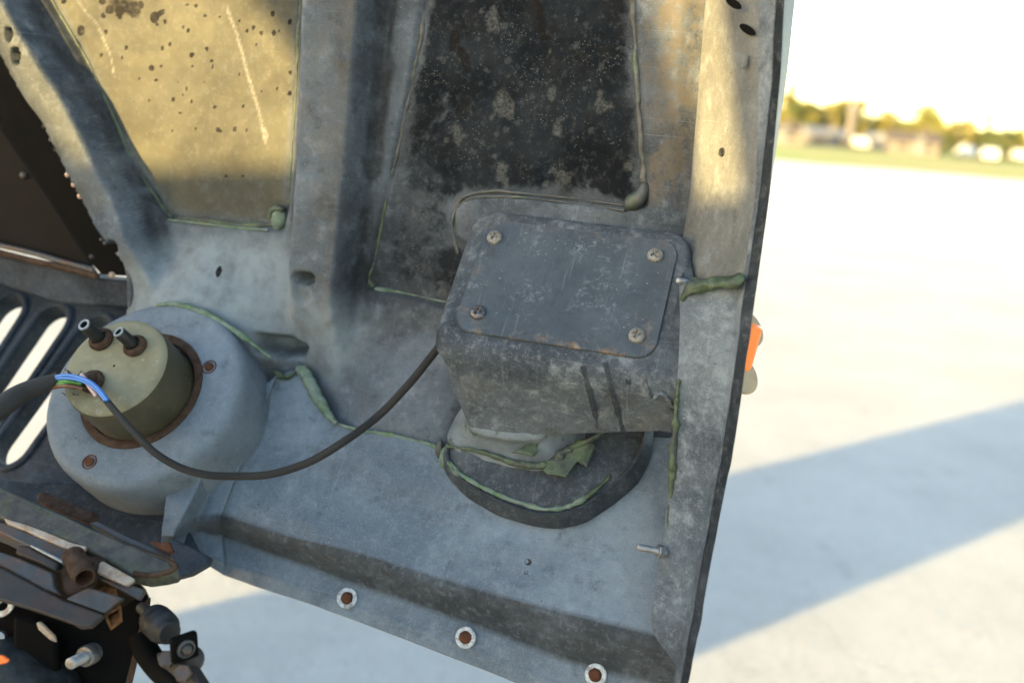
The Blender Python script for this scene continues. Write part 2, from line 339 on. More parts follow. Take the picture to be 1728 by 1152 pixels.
def ground_mat():
    s = NT('pale_sandy_ground'); g = s.noise(.9, 8, .65); m = s.noise(7, 7, .7); f = s.noise(60, 5, .7)
    c = s.mix(s.ramp(g, .35, .65), (.60, .605, .60), (.70, .705, .70))
    c = s.mix(s.math('MULTIPLY', s.ramp(m, .55, .75), .35), c, (.47, .455, .43))
    c = s.mix(s.math('MULTIPLY', s.ramp(s.noise(1.7, 5, .7, s.map(loc=(4, 7, 0))), .62, .74), .4), c, (.37, .355, .33))
    tr = s.noise(1, 3, .6, s.map(scale=(9, .35, 1), rot=(0, 0, -.25)))
    tr2 = s.noise(1, 4, .6, s.map(scale=(24, 1.4, 1), rot=(0, 0, -.25), loc=(3, 1, 0)))
    tk = s.math('MULTIPLY', s.ramp(tr, .55, .66), s.ramp(s.noise(22, 2, .5), .3, .6))
    nb = s.bump(tr2, .8, .05); nb = s.bump(tk, .5, .02, nb); nb = s.bump(m, 1.0, .07, nb); nb = s.bump(s.noise(24, 6, .75, s.map(loc=(1, 1, 1))), 1.0, .03, nb); nb = s.bump(f, 1.0, .02, nb)
    c = s.mix(s.math('MULTIPLY', s.ramp(f, .52, .72), .55), c, (.38, .375, .36))
    c = s.mix(s.math('MULTIPLY', s.ramp(s.noise(24, 6, .75), .5, .7), .45), c, (.48, .475, .46))
    c = s.mix(s.math('MULTIPLY', s.ramp(s.noise(3.2, 6, .75, s.map(scale=(1, .35, 1), loc=(8, 3, 0))), .58, .72), .5), c, (.36, .36, .355))
    return s.out(c, .9, 0, nb, .2)
gv = []; NG = 48
xs = np.r_[-2500, -400, -60, np.linspace(-12, 40, 40), 120, 500, 2500]
ys = np.r_[-2500, -400, -60, np.linspace(-10, 40, 40), 120, 500, 3200]
v = [(x, y, 0.) for y in ys for x in xs]
o = mesh('ground', v, grid_faces(len(ys), len(xs)), ground_mat(), None, 60, False); tag(o, 'pale sandy yard with tyre marks under the open hood', None, kind='structure')

def field_mat():
    s = NT('dry_grass_field'); a = s.noise(.09, 6, .6); b = s.noise(.5, 6, .7)
    c = s.mix(s.ramp(a, .42, .6), (.27, .30, .075), (.36, .28, .11)); c = s.mix(s.math('MULTIPLY', s.ramp(b, .5, .7), .5), c, (.21, .24, .06))
    return s.out(c, .9, 0, s.bump(b, .5, .3), .2)
# field edge: from the photo the yard ends along a straight line
eL, eR = world_at(1200, 262)[:2], world_at(1830, 314)[:2]
ed = (eR-eL)/np.linalg.norm(eR-eL); en = np.array([-ed[1], ed[0]])
fv = []; NR, NCc = 14, 60
for i in range(NR):
    for j in range(NCc):
        p = eL + ed*(j-20)*6.0 + en*(i*14.0 + (random.uniform(-1.2, 1.2) if i == 0 else 0))
        fv.append((p[0], p[1], .02 + i*.14))
o = mesh('grass_field', fv, grid_faces(NR, NCc), field_mat(), None, 60, False); tag(o, 'green and yellow grass field along the far edge of the yard', None, kind='structure')
def fpos(px, dist):
    d = ground_dir(px); return np.array([d[0]*dist, d[1]*dist, max(.05, (dist-62)*.0092)])

def leafmat(nm, c1, c2):
    s = NT(nm); oi = s.n('ObjectInfo'); a = s.noise(.6, 4, .7)
    c = s.mix(s.ramp(a, .35, .65), c1, c2)
    return s.out(c, .7, 0, None, .25)
LM = [leafmat('leaves_yellow_green', (.165, .155, .042), (.20, .175, .055)), leafmat('leaves_mid_green', (.125, .14, .038), (.16, .16, .048)), leafmat('leaves_dark_green', (.05, .075, .03), (.07, .085, .033))]
M['bark'] = simple('bark', (.10, .075, .05), (.06, .045, .03), .9, 0, 8, .6, .02)
def tree_meshes(kind, h, w, seed):
    r = random.Random(seed); v = []; f = []
    cl = []
    for k in range(40):
        a = r.uniform(0, 2*pi); t = r.uniform(.10, 1.0)
        if kind == 'pine': rr = w*.5*(1.05-t)*r.uniform(.3, 1.0)
        else: rr = w*.5*sqrt(max(.05, 1-(2*t-1.1)**2))*r.uniform(.2, .9)
        cl.append((rr*cos(a), rr*sin(a), h*t, w*.20*r.uniform(.7, 1.2)*(1.2-t*.6)))
    for cx, cy, cz, cs in cl:
        for q in range(60):
            d = np.array([r.gauss(0, 1), r.gauss(0, 1), r.gauss(0, .8)]); d *= cs*r.uniform(.3, 1)/np.linalg.norm(d)
            p = np.array([cx, cy, cz]) + d; s = .10*h*r.uniform(.4, .8)
            e1 = np.array([r.gauss(0, 1) for _ in range(3)]); e1 /= np.linalg.norm(e1); e2 = np.cross(e1, [r.gauss(0, 1) for _ in range(3)]); e2 /= np.linalg.norm(e2)
            k = len(v); v += [p-e1*s*.5, p+e2*s*.3, p+e1*s*.5, p-e2*s*.3]; f.append((k, k+1, k+2, k+3))
    return v, f
TREES = []
for i, (kind, h, w, lm) in enumerate((('round', 9, 8, 0), ('round', 8, 7.5, 1), ('pine', 11, 4.5, 2), ('round', 7, 8, 2), ('round', 10, 7, 0))):
    v, f = tree_meshes(kind, h, w, 30+i)
    cm = bpy.data.meshes.new('crown'); cm.from_pydata([tuple(p) for p in v], [], f); finish(cm, LM[lm], 0)
    rr = [(.22, 0), (.16, h*.3), (.09, h*.65), (.02, h*.92)]
    tv = [(r*cos(2*pi*k/8)+.06*sin(z), r*sin(2*pi*k/8), z) for r, z in rr for k in range(8)]; tf = grid_faces(4, 8, True)
    for k in range(4):
        a = k*1.7; z0 = h*(.3+.12*k); b0 = len(tv)
        for q in range(2):
            for kk in range(4):
                rad = .07*(1-q*.7); tv.append((cos(a)*q*w*.3+rad*cos(kk*pi/2), sin(a)*q*w*.3+rad*sin(kk*pi/2), z0+q*h*.14))
        tf += [(b0+kk, b0+(kk+1) % 4, b0+4+(kk+1) % 4, b0+4+kk) for kk in range(4)]
    tm = bpy.data.meshes.new('trunk'); tm.from_pydata(tv, [], tf); finish(tm, M['bark'], 40)
    TREES.append((kind, cm, tm))
TL = {0: 'yellow-green round tree in the blurred treeline behind the field', 1: 'mid-green round tree in the blurred treeline behind the field', 2: 'dark pointed conifer in the blurred treeline behind the field', 3: 'low dark bushy tree in the blurred treeline behind the field', 4: 'tall pale green tree in the blurred treeline behind the field'}
def place_tree(k, px, dist, s):
    kind, cm, tm = TREES[k]; p = fpos(px, dist)
    o = empty('tree', Matrix.Translation((p[0], p[1], p[2])) @ Matrix.Rotation(random.uniform(0, 6), 4, 'Z') @ Matrix.Diagonal((s, s, s*random.uniform(.92, 1.05), 1)), TL[k], 'tree', 'trees of the far treeline, '+['yellow-green', 'mid-green', 'conifers', 'low dark', 'pale green'][k])
    for nm, me in (('crown', cm), ('trunk', tm)):
        c = bpy.data.objects.new(nm, me); COL.objects.link(c); c.parent = o
for i in range(46):
    px = 1178 + i*14 + random.uniform(-5, 5)
    fade = 1.0 - max(0, (px-1500)/400)*.75
    place_tree(random.choice([0, 0, 1, 4, 4, 3]), px, random.uniform(160, 200), random.uniform(.58, .74)*fade)
for px, d, k, s in ((1325, 160, 2, .78), (1345, 150, 3, .75), (1360, 152, 0, .62), (1555, 160, 1, .78), (1662, 160, 2, .60), (1690, 150, 3, .55), (1720, 152, 1, .55), (1590, 150, 3, .40), (1316, 158, 0, .8)):
    place_tree(k, px, d, s)

# houses and parked cars beyond the field
M['plaster'] = simple('white_plaster', (.12, .113, .11), (.14, .132, .13), .8, 0, 3, .1, .01)
M['roof_grey'] = simple('grey_roof', (.12, .13, .15), (.16, .17, .19), .7, 0, 4, .2, .02)
M['roof_red'] = simple('red_roof', (.08, .065, .06), (.10, .085, .075), .8, 0, 4, .2, .02)
M['glass'] = NT('dark_window_glass').out((.03, .035, .04), .1, 0)
M['carwhite'] = NT('white_car_paint').out((.55, .55, .54), .35, 0)
M['tyre'] = NT('tyre_rubber').out((.02, .02, .02), .8, 0)
def yawmat(p, ang): return Matrix.Translation((p[0], p[1], p[2])) @ Matrix.Rotation(ang, 4, 'Z')
def box_v(x0, x1, y0, y1, z0, z1): return [(x, y, z) for z in (z0, z1) for x, y in ((x0, y0), (x1, y0), (x1, y1), (x0, y1))]
BF = [(0, 3, 2, 1), (4, 5, 6, 7), (0, 1, 5, 4), (1, 2, 6, 5), (2, 3, 7, 6), (3, 0, 4, 7)]
def box(name, x0, x1, y0, y1, z0, z1, mat, parent, bv=0):
    o = mesh(name, box_v(x0, x1, y0, y1, z0, z1), BF, mat, parent, 0, False)
    return bev(o, bv, 2) if bv else o
def house(px, dist, w, d, h, roof, label, ang=.2):
    p = fpos(px, dist); g = ground_dir(px); r = empty('house', yawmat((p[0], p[1], p[2]), atan2(g[1], g[0])-pi/2+ang), label, 'house')
    box('wall', -w/2, w/2, 0, d, 0, h, M['plaster'], r)
    o = .35; rh = h+min(d*.2, 1.1)
    mesh('roof', [(-w/2-o, -o, h), (w/2+o, -o, h), (w/2+o, d+o, h), (-w/2-o, d+o, h), (-w/2-o, d/2, rh), (w/2+o, d/2, rh)], [(0, 1, 5, 4), (2, 3, 4, 5), (0, 4, 3), (1, 2, 5), (0, 3, 2, 1)], M[roof], r, 0, False)
    for k in range(max(2, int(w/3))):
        x = -w/2 + (k+.5)*w/max(2, int(w/3)); box('window', x-.5, x+.5, -.04, .03, h*.4, h*.78, M['glass'], r)
    box('door', w*.1-.45, w*.1+.45, -.05, .03, .02, 2.0, M['roof_grey'], r)
    box('chimney', w*.2, w*.2+.6, d*.5, d*.5+.6, rh-.9, rh+.6, M['roof_red'], r)
house(1398, 128, 4.2, 5, 1.3, 'roof_grey', 'low white house with a grey roof below the pointed conifers', .35)
house(1480, 140, 3.6, 5, 1.2, 'roof_grey', 'white house with a grey gable roof in the middle of the treeline', -.3)
house(1545, 124, 5.2, 6, 1.5, 'roof_red', 'widest white house with a reddish roof at the field edge', .1)
house(1312, 118, 4.5, 4, 1.5, 'roof_red', 'small white house half hidden by the hood edge', .1)
# pale tower
p = fpos(1432, 145); r = empty('tower', yawmat((p[0], p[1], p[2]), .4), 'pale slender tower rising between two white houses', 'tower')
lathe('shaft', np.zeros(3), (0, 0, 1), [(.62, 0), (.5, 4.2), (.62, 4.3), (.62, 5.0)], M['plaster'], r, 16, 30, True, None, False)
lathe('roof', np.array([0, 0, 5.0]), (0, 0, 1), [(.75, 0), (.1, .9)], M['roof_grey'], r, 16, 30, True, None, False)
def car(px, dist, ang, label):
    p = fpos(px, dist); r = empty('car', yawmat((p[0], p[1], p[2]), atan2(ground_dir(px)[1], ground_dir(px)[0])+ang), label, 'car', 'white cars parked on the field edge')
    prof = [(-2.1, .35), (-2.1, .8), (-1.9, .95), (-1.3, 1.0), (-.8, 1.42), (.7, 1.45), (1.35, .98), (2.05, .85), (2.15, .5), (2.1, .35)]
    n = len(prof); v = [(x, y, z) for y in (-.85, .85) for x, z in prof]
    f = [tuple(range(n)), tuple(range(n, 2*n))[::-1]] + [(k, n+k, n+(k+1) % n, (k+1) % n) for k in range(n)]
    bev(normals_out(mesh('body', v, f, M['carwhite'], r, 30, False)), .08, 3)
    for sy in (-.86, .84): mesh('window', [(-.75, sy, 1.05), (1.15, sy, 1.05), (.66, sy, 1.38), (-.55, sy, 1.36), (-.75, sy+.02, 1.05), (1.15, sy+.02, 1.05), (.66, sy+.02, 1.38), (-.55, sy+.02, 1.36)], [(0, 1, 2, 3), (7, 6, 5, 4), (0, 4, 5, 1), (1, 5, 6, 2), (2, 6, 7, 3), (3, 7, 4, 0)], M['glass'], r, 0, False)
    for x in (-1.35, 1.35):
        for y in (-.8, .8): lathe('wheel', np.array([x, y-.1, .33]), (0, 1, 0), [(.2, 0), (.33, .02), (.33, .18), (.2, .2)], M['tyre'], r, 16, 30, True, None, False)
car(1447, 130, .35, 'white car parked right below the pale tower')
car(1632, 138, .2, 'white car parked right of the widest white house')
car(1674, 130, .1, 'small bright white car farthest to the right on the field')
car(1722, 150, .3, 'white car among the trees at the right end of the treeline')

# ------------------------------------------------------------------ the hood: inner wall
HM = Matrix(((XH[0], YH[0], 0, 0), (XH[1], YH[1], 0, 0), (0, 0, 1, 0), (0, 0, 0, 1)))
w0 = CAM + XH*O[0] + YH*O[1] + np.array([0, 0, O[2]])
HOOD = empty('truck_hood', Matrix.Translation(tuple(w0)) @ HM, 'grey fibreglass underside of a tipped-open truck hood with ribs, lamp pod and headlight bucket', 'truck hood')

BW = .80
def az(pts, b=BW): return np.array([[q[0], q[2]] for q in (hb(x, y, b) for x, y in pts)])
def sdf(A, Z, poly):
    """signed distance, negative inside"""
    P = np.stack([A.ravel(), Z.ravel()], 1); d = np.full(len(P), 1e9); ins = np.zeros(len(P), bool); n = len(poly)
    for i in range(n):
        a, b = poly[i], poly[(i+1) % n]; e = b-a; w = P-a
        t = np.clip((w@e)/(e@e+1e-15), 0, 1); d = np.minimum(d, np.linalg.norm(w-t[:, None]*e, axis=1))
        c = ((a[1] > P[:, 1]) != (b[1] > P[:, 1])); x = a[0] + (P[:, 1]-a[1])/(b[1]-a[1]+1e-15)*(b[0]-a[0]); ins ^= c & (P[:, 0] < x)
    return np.where(ins, -d, d).reshape(A.shape)
def pdist(A, Z, pts):
    P = np.stack([A.ravel(), Z.ravel()], 1); d = np.full(len(P), 1e9)
    for a, b in zip(pts[:-1], pts[1:]):
        e = b-a; w = P-a; t = np.clip((w@e)/(e@e+1e-15), 0, 1); d = np.minimum(d, np.linalg.norm(w-t[:, None]*e, axis=1))
    return d.reshape(A.shape)
def sstep(x, a, b):
    t = np.clip((x-a)/(b-a), 0, 1); return t*t*(3-2*t)
def tps(ctrl, A, Z):
    c = np.array(ctrl); n = len(c); P = c[:, :2]
    def k(r2): return np.where(r2 > 1e-14, r2*np.log(r2+1e-20)*.5, 0)
    K = k(((P[:, None]-P[None])**2).sum(2)) + np.eye(n)*2e-5
    Q = np.c_[np.ones(n), P]; L = np.block([[K, Q], [Q.T, np.zeros((3, 3))]])
    s = np.linalg.solve(L, np.r_[c[:, 2], np.zeros(3)])
    G = np.stack([A.ravel(), Z.ravel()], 1); out = s[n] + G@s[n+1:]
    out += k(((G[:, None]-P[None])**2).sum(2))@s[:n]
    return out.reshape(A.shape)
def vnoise(A, Z, sc, seed):
    r = np.random.default_rng(seed); g = r.normal(size=(64, 64)); x = (A*sc+2000) % 64; z = (Z*sc+2000) % 64
    i, j = x.astype(int), z.astype(int); fx, fz = x-i, z-j; fx = fx*fx*(3-2*fx); fz = fz*fz*(3-2*fz)
    i, j = i % 64, j % 64; k, l = (i+1) % 64, (j+1) % 64
    return (g[i, j]*(1-fx)*(1-fz)+g[k, j]*fx*(1-fz)+g[i, l]*(1-fx)*fz+g[k, l]*fx*fz)

a_ = np.arange(-.80, -.075, .0019); z_ = np.arange(-.335, .22, .0021)
A, Z = np.meshgrid(a_, z_)
# base: flat wall that rolls forward at its foot
ctrl = []
for px in (0, 150, 300, 450, 600, 750, 900, 1050, 1200):
    for py, b in ((-320, .80), (-150, .80), (50, .80), (250, .80), (380, .80)):
        q = hb(px, py, b); ctrl.append((q[0], q[2], 0.))
for px, py, b in ((230, 450, .789), (300, 450, .786), (400, 460, .786), (230, 520, .768), (300, 520, .757), (390, 550, .762), (450, 590, .772), (480, 480, .79), (560, 500, .793), (620, 500, .798), (700, 515, .797), (500, 560, .785), (560, 600, .783), (560, 680, .776),
                  (650, 600, .782), (720, 600, .78), (580, 720, .764), (650, 738, .757), (745, 756, .753), (745, 680, .764), (800, 560, .78), (900, 560, .78), (1000, 560, .78), (1100, 560, .78), (850, 700, .785), (1000, 700, .80), (1120, 700, .80), (500, 625, .790), (530, 700, .776), (350, 620, .765), (250, 620, .765), (300, 700, .75), (600, 800, .765), (800, 800, .79), (1100, 800, .80)):
    q = hb(px, py, b); ctrl.append((q[0], q[2], BW-b))
hh = tps(ctrl, A, Z)
# left panel recess boundary, panels and ribs
seam_l = [(40, -110), (87, 0), (143, 95), (182, 176), (217, 258), (252, 318), (284, 361)]
panel1 = az([(-10, -230), (40, -110), (87, 0), (143, 95), (182, 176), (217, 258), (252, 318), (286, 364), (480, 384), (487, 340), (496, 200), (507, 0), (514, -110), (520, -230)])
d1 = sdf(A, Z, panel1)
# the frame round panel 1 stands 6 mm proud of the panel
ledge = az([(-130, -420), (240, 480), (520, 520), (560, -420)]); dl = sdf(A, Z, ledge)
hh += .006*sstep(d1, 0.0005, .005)*sstep(-dl, -.03, .01)
# diagonal rib: crest line and edges (crest traced 30 mm in front of the wall)
RB = .036
rib1 = az([(-60, -110), (9, 5), (52, 78), (104, 156), (161, 269), (195, 339), (232, 425), (250, 480), (225, 560), (100, 560), (60, 470), (0, 330), (-260, -120)], BW-RB)
dr1 = sdf(A, Z, rib1)
fade = sstep(Z, az([(230, 495)])[0][1], az([(200, 380)])[0][1])
hh += RB*sstep(-dr1, -.011, .0015)*fade
# middle rib
rib2 = az([(527, -230), (515, 0), (509, 150), (503, 300), (497, 400), (490, 640), (548, 640), (562, 470), (578, 300), (590, 150), (602, 0), (620, -230)], BW-RB)
dr2 = sdf(A, Z, rib2); fade2 = sstep(Z, az([(530, 625)])[0][1], az([(530, 430)])[0][1])
hh += RB*sstep(-dr2, -.016, .0015)*fade2
# panel 2 lies 4 mm lower than its frame
panel2 = az([(760, -230), (722, -20), (700, 120), (662, 300), (640, 400), (624, 482), (760, 512), (800, 515), (800, 420), (770, 400), (766, 352), (790, 330), (860, 325), (1060, 350), (1090, 345), (1089, 300), (1081, 180), (1071, 40), (1062, -230)])
d2 = sdf(A, Z, panel2)
fr2 = sdf(A, Z, az([(700, -300), (570, 540), (1140, 560), (1200, -300)]))
hh += .005*sstep(d2, 0.0003, .004)*sstep(-fr2, -.004, .014)
# pocket behind the end of the headlight ridge
pk = sdf(A, Z, az([(440, 565), (490, 577), (508, 588), (500, 602), (470, 604), (440, 590)], .775)); hh -= .026*sstep(-pk, -.005, .005)
# open holes in the ribs (dents deep enough to read as holes)
for px, py, rx, ry, b in ((521, 468, .009, .006, .77), (31, 60, .0045, .0062, .77), (42, 96, .0055, .0075, .77), (210, 413, .005, .005, .775)):
    c = hb(px, py, b); e = np.sqrt(((A-c[0])/rx)**2+((Z-c[2])/ry)**2); hh -= .016*sstep(-e, -1.12, -.88)
c = hb(521, 488, .772); e = np.sqrt(((A-c[0])/.008)**2+((Z-c[2])/.013)**2); hh -= .004*sstep(-e, -1.2, -.6)
# hand-laid waviness
hh += .0009*vnoise(A, Z, 22, 3) + .0004*vnoise(A, Z, 70, 4)
V = np.stack([A, BW-hh, Z], 2).reshape(-1, 3)
me = bpy.data.meshes.new('inner_wall')
nr, nc = A.shape
idx = np.arange(nr*nc).reshape(nr, nc)
fc = np.stack([idx[:-1, :-1], idx[:-1, 1:], idx[1:, 1:], idx[1:, :-1]], 2).reshape(-1, 4)
keep = np.ones(len(fc), bool)
# the wall ends where the black baffle and the slot panel begin
cut = sdf(A, Z, az([(-400, -420), (-124, -160), (6, 66), (49, 144), (93, 209), (136, 288), (180, 370), (210, 413), (221, 440), (227, 512), (180, 640), (100, 760), (-400, 760)], .775)).ravel()
keep &= ~(np.max(cut[fc], axis=1) < 0)
keep &= (np.max(Z.ravel()[fc], axis=1) < 9)
me.from_pydata((V-O).tolist(), [], fc[keep].tolist())
def attr(me, name, arr):
    at = me.attributes.new(name, 'FLOAT', 'POINT'); at.data.foreach_set('value', arr.ravel().astype(np.float32))
soot = sstep(-d2, -.006, .02)
cc = az([(930, 130), (620, 440), (1000, 310), (740, 60), (1070, 120), (700, 420)])
def blob(px, py, r): q = az([(px, py)])[0]; return np.exp(-((A-q[0])**2+(Z-q[1])**2)/r**2)
soot = soot*np.clip(.86 + .36*blob(980, 260, .10) + .30*blob(1020, 60, .07) + .34*blob(720, 60, .06) + .18*blob(940, 330, .06) - .50*blob(645, 430, .075) - .30*blob(790, 200, .045) - .12*blob(850, 180, .04) + .12*blob(820, 300, .05), .03, 1)
soot = np.maximum(soot, 0*sstep(-sdf(A, Z, az([(600, -300), (655, -60), (640, 300), (575, 500), (560, 500), (600, 0)])), -.004, .01))
attr(me, 'soot', soot)
tanm = .9*sstep(-d1, -.002, .01) + .35*sstep(-sdf(A, Z, az([(-60, -110), (9, 5), (104, 156), (195, 339), (150, 390), (0, 80), (-120, -100)], .77)), -.004, .004)
attr(me, 'tan', np.clip(tanm, 0, 1))
strip = sstep(-sdf(A, Z, az([(1065, -300), (1092, 340), (1160, 360), (1215, -300)])), -.005, .008)
attr(me, 'dirt', np.clip(strip*.85*np.clip(1.2*blob(1130, 120, .10)+.4, 0, 1) + .3*sstep(-dr2, 0, .004), 0, 1))
drops = np.zeros_like(A)
def drop(px, py, r, el=1.0, an=0.):
    global drops
    q = az([(px, py)])[0]; x = A-q[0]; z = Z-q[1]; u = x*cos(an)+z*sin(an); w = -x*sin(an)+z*cos(an)
    drops = np.maximum(drops, sstep(-np.sqrt((u/r)**2+(w/(r*el))**2), -1.5, -.5))
for px, py, r in ((108, 2, 5), (172, 1, 5.5), (183, 17, 6.5), (200, 18, 6), (200, 26, 5), (224, 13, 7), (238, 8, 5), (173, 27, 4), (178, 54, 3), (137, 52, 6.5), (262, 30, 8), (280, 37, 3), (267, 43, 2.5), (319, 52, 3), (310, 47, 2.4), (331, 10, 3), (316, 8, 2.2), (347, 26, 2.4), (371, 29, 2.3), (402, 34, 2), (425, 46, 3.4), (414, 52, 2.4), (439, 56, 2.5), (461, 56, 3.6), (460, 23, 3.6), (489, 37, 3.2), (470, 54, 1.8), (288, 75, 2.6), (274, 82, 3), (212, 81, 3.4), (206, 97, 2.5), (171, 93, 3), (350, 83, 3.2), (325, 93, 3.4), (362, 80, 2), (358, 104, 2.4), (360, 113, 2.4), (326, 112, 2.6), (256, 115, 4), (273, 112, 2.4), (263, 135, 2.4), (236, 132, 2.4), (403, 125, 2), (431, 76, 2.3), (316, 150, 2.6), (309, 161, 2.2), (293, 168, 3.2), (253, 169, 2.2), (324, 171, 2.2), (363, 181, 2.8), (410, 179, 2.2), (440, 153, 2), (467, 150, 2), (488, 158, 3), (489, 123, 3), (368, 219, 3), (397, 218, 3), (374, 222, 2), (418, 220, 2), (330, 218, 2), (305, 190, 2), (345, 140, 1.8), (300, 140, 1.8), (227, 170, 2), (290, 220, 1.8), (380, 297, 2.4), (408, 297, 2)):
    drop(px, py, r*.00046*1.35, random.uniform(.8, 1.4), random.uniform(0, 3))
for pts, wd in (([(276, 20), (268, 26), (260, 34)], .0030), ([(764, 70), (772, 80), (785, 96), (790, 117)], .0042), ([(768, 60), (766, 80)], .0050), ([(905, -20), (912, 30), (919, 68)], .0040), ([(900, -60), (906, 10)], .005)):
    drops = np.maximum(drops, sstep(-pdist(A, Z, az(pts)), -wd, -wd*.55))
drop(393, 453, .0024, 2.0, .2); drop(1255, 60, .01)
# wet stains at the top of panel 1
stain = .45*blob(195, 5, .022)+.30*blob(120, -10, .02)+.35*blob(230, 18, .012)
drops = np.maximum(drops, np.clip(stain, 0, .48))
attr(me, 'drops', drops)
chip = np.zeros_like(A)
for pts, wd in (([(383, 15), (395, 50), (405, 85), (425, 150), (440, 200), (448, 240)], .0011), ([(130, 0), (165, 45), (185, 90), (193, 130)], .0006), ([(445, 218), (450, 232)], .0018)):
    chip = np.maximum(chip, sstep(-pdist(A, Z, az(pts)), -wd*1.6, -wd*.6)*.6)
for px, py, r in ((850, 178, .010), (770, 222, .006), (845, 288, .007), (949, 303, .007), (1015, 180, .006), (930, 160, .004), (1060, 280, .005), (940, 220, .005), (830, 40, .009)):
    q = az([(px, py)])[0]; dd = np.sqrt((A-q[0])**2+((Z-q[1])*.8)**2)*(1+.35*vnoise(A, Z, 180, 9)); chip = np.maximum(chip, .20*sstep(-dd, -r, -r*.6))
attr(me, 'chip', chip)
roll = sstep(-sdf(A, Z, az([(215, 440), (300, 400), (480, 400), (500, 470), (580, 520), (620, 560), (560, 640), (480, 600), (380, 560), (220, 540)], .775)), -.02, .02)
attr(me, 'pale', roll)  # roll coloured paler, partly sky light on its upward slope painted in
def blur(a, n):
    for _ in range(n):
        p = np.pad(a, 1, mode='edge'); a = (p[:-2, 1:-1]+p[2:, 1:-1]+p[1:-1, :-2]+p[1:-1, 2:]+2*p[1:-1, 1:-1])/6
    return a
cav = np.clip((blur(hh, 60)-hh)/.0035, 0, 1) + .8*np.clip((blur(hh, 160)-hh)/.009, 0, 1)  # painted crevice shade: darker where the relief sinks below its surroundings
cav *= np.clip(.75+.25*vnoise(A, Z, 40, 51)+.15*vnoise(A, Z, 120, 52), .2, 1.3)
shade_grime = np.clip(cav, 0, 1)*(1-.9*sstep(-d1, -.001, .006))
shade_grime = np.maximum(shade_grime, sstep(-d2, -.004, .006)*np.clip(.62+.12*vnoise(A, Z, 30, 53), .3, .9))
shade_grime = np.maximum(shade_grime, .55*sstep(-sdf(A, Z, az([(600, -300), (575, 500), (640, 520), (760, 540), (780, 400), (640, 300), (720, -300)])), -.02, .02))  # rib's right flank and the wall beside it darkened, shade put into colour
attr(me, 'shade_grime', np.clip(shade_grime, 0, 1))
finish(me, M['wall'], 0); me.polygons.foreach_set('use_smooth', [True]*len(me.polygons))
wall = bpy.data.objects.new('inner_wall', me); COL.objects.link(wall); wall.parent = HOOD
def wall_b(a, z):
    i = np.clip((z-z_[0])/(z_[1]-z_[0]), 0, nr-2); j = np.clip((a-a_[0])/(a_[1]-a_[0]), 0, nc-2)
    return BW - hh[int(i), int(j)]
def on_wall(px, py, lift=0.):            # walk along the view line until it meets the wall relief
    b = .80
    for _ in range(12):
        q = hb(px, py, b); b = wall_b(q[0], q[2]) - lift
    return hb(px, py, b)

tube('rib_edge', [on_wall(x, y, 0) if False else hb(x, y, .7725) for x, y in cr([(-90, -80), (2, 64), (45, 142), (89, 207), (132, 286), (176, 368), (206, 411), (217, 440), (222, 480), (223, 516)], 70)], .0042, M['wall'], HOOD, 10, True, 80, .04)
# sealant beads on the wall
def bead(name, pts, r, mat, lift=.0, n=None, wob=.12, seg=8, b=None, label=None):
    n = n or max(8, int(sum(hypot(p[0]-q[0], p[1]-q[1]) for p, q in zip(pts, pts[1:]))/9))
    pp = cr(pts, n); P3 = [on_wall(p[0], p[1], lift) if b is None else hb(p[0], p[1], b) for p in pp]
    rr = np.interp(np.linspace(0, 1, n), np.linspace(0, 1, len(r)), r) if not np.isscalar(r) else np.full(n, r)
    kn = rng.normal(0, 1, n//4+3); rr = rr*np.clip(1+.42*np.interp(np.arange(n)/4, np.arange(len(kn)), kn)+rng.normal(0, .06, n), .25, 1.9)
    if b is None: P3 = [q_+np.array([0, r_*.45, 0]) for q_, r_ in zip(P3, rr)]
    o = tube(name, P3, np.clip(rr, .0006, 1), mat, HOOD, seg, True, 80, wob)
    if label: o['label'] = label
    return o
bead('sealant_bead', [(60, -60)]+seam_l[1:]+[(290, 366)], .0015, M['bead'], .0005, label='thin green bead along the slanted rib')
bead('sealant_bead', [(513, -90), (508, 0), (503, 80), (498, 180), (492, 270), (487, 345)], .0018, M['bead'], .0005, label='green bead beside the middle rib')
bead('sealant_bead', [(286, 366), (340, 373), (400, 379), (450, 380), (470, 382)], [.0012, .0013, .0022, .0036, .003], M['bead'], .0, label='ragged green bead under the sunlit panel')
ico('sealant_lump', on_wall(470, 371, .001), .0105, M['bead_pale'], HOOD, (.75, .55, 1.1), .12)
tube('sealant_lump', [on_wall(x, y, .003) for x, y in ((458, 372), (456, 360), (462, 352), (474, 350), (480, 358))], .0038, M['bead'], HOOD, 8, True, 80, .08)
tube('panel_lip', [on_wall(x, y, .001) for x, y in lin([(284, 371), (340, 377), (400, 384), (452, 388)], 20)], .0011, M['bead_pale'], HOOD, 6)
bead('sealant_bead', [(742, -120), (721, 0), (708, 70), (692, 150), (673, 245), (655, 325)], .0026, M['bead_dark'], .0, label='dark bead down the left side of the sooty panel')
bead('sealant_bead', [(652, 335), (640, 400), (630, 445), (622, 470), (628, 484)], [.002, .0024, .0018, .0026, .003], M['bead'], .0, label='green lower end of the bead beside the sooty panel')
bead('sealant_bead', [(630, 487), (680, 494), (745, 508), (770, 512)], .0014, M['bead_pale'], .0)
bead('sealant_bead', [(1060, -120), (1069, 0), (1072, 80), (1078, 180), (1084, 260), (1088, 315)], [.0040, .0046, .0042, .0036, .0030, .0034], M['bead_dark'], .0, label='dark bead down the right side of the sooty panel')
tube('sealant_lump', [on_wall(x, y, .003) for x, y in ((1089, 305), (1088, 320), (1078, 335), (1065, 345), (1052, 349))], [.003, .0052, .0078, .0072, .004], M['bead_dark'], HOOD, 10, True, 80, .06)
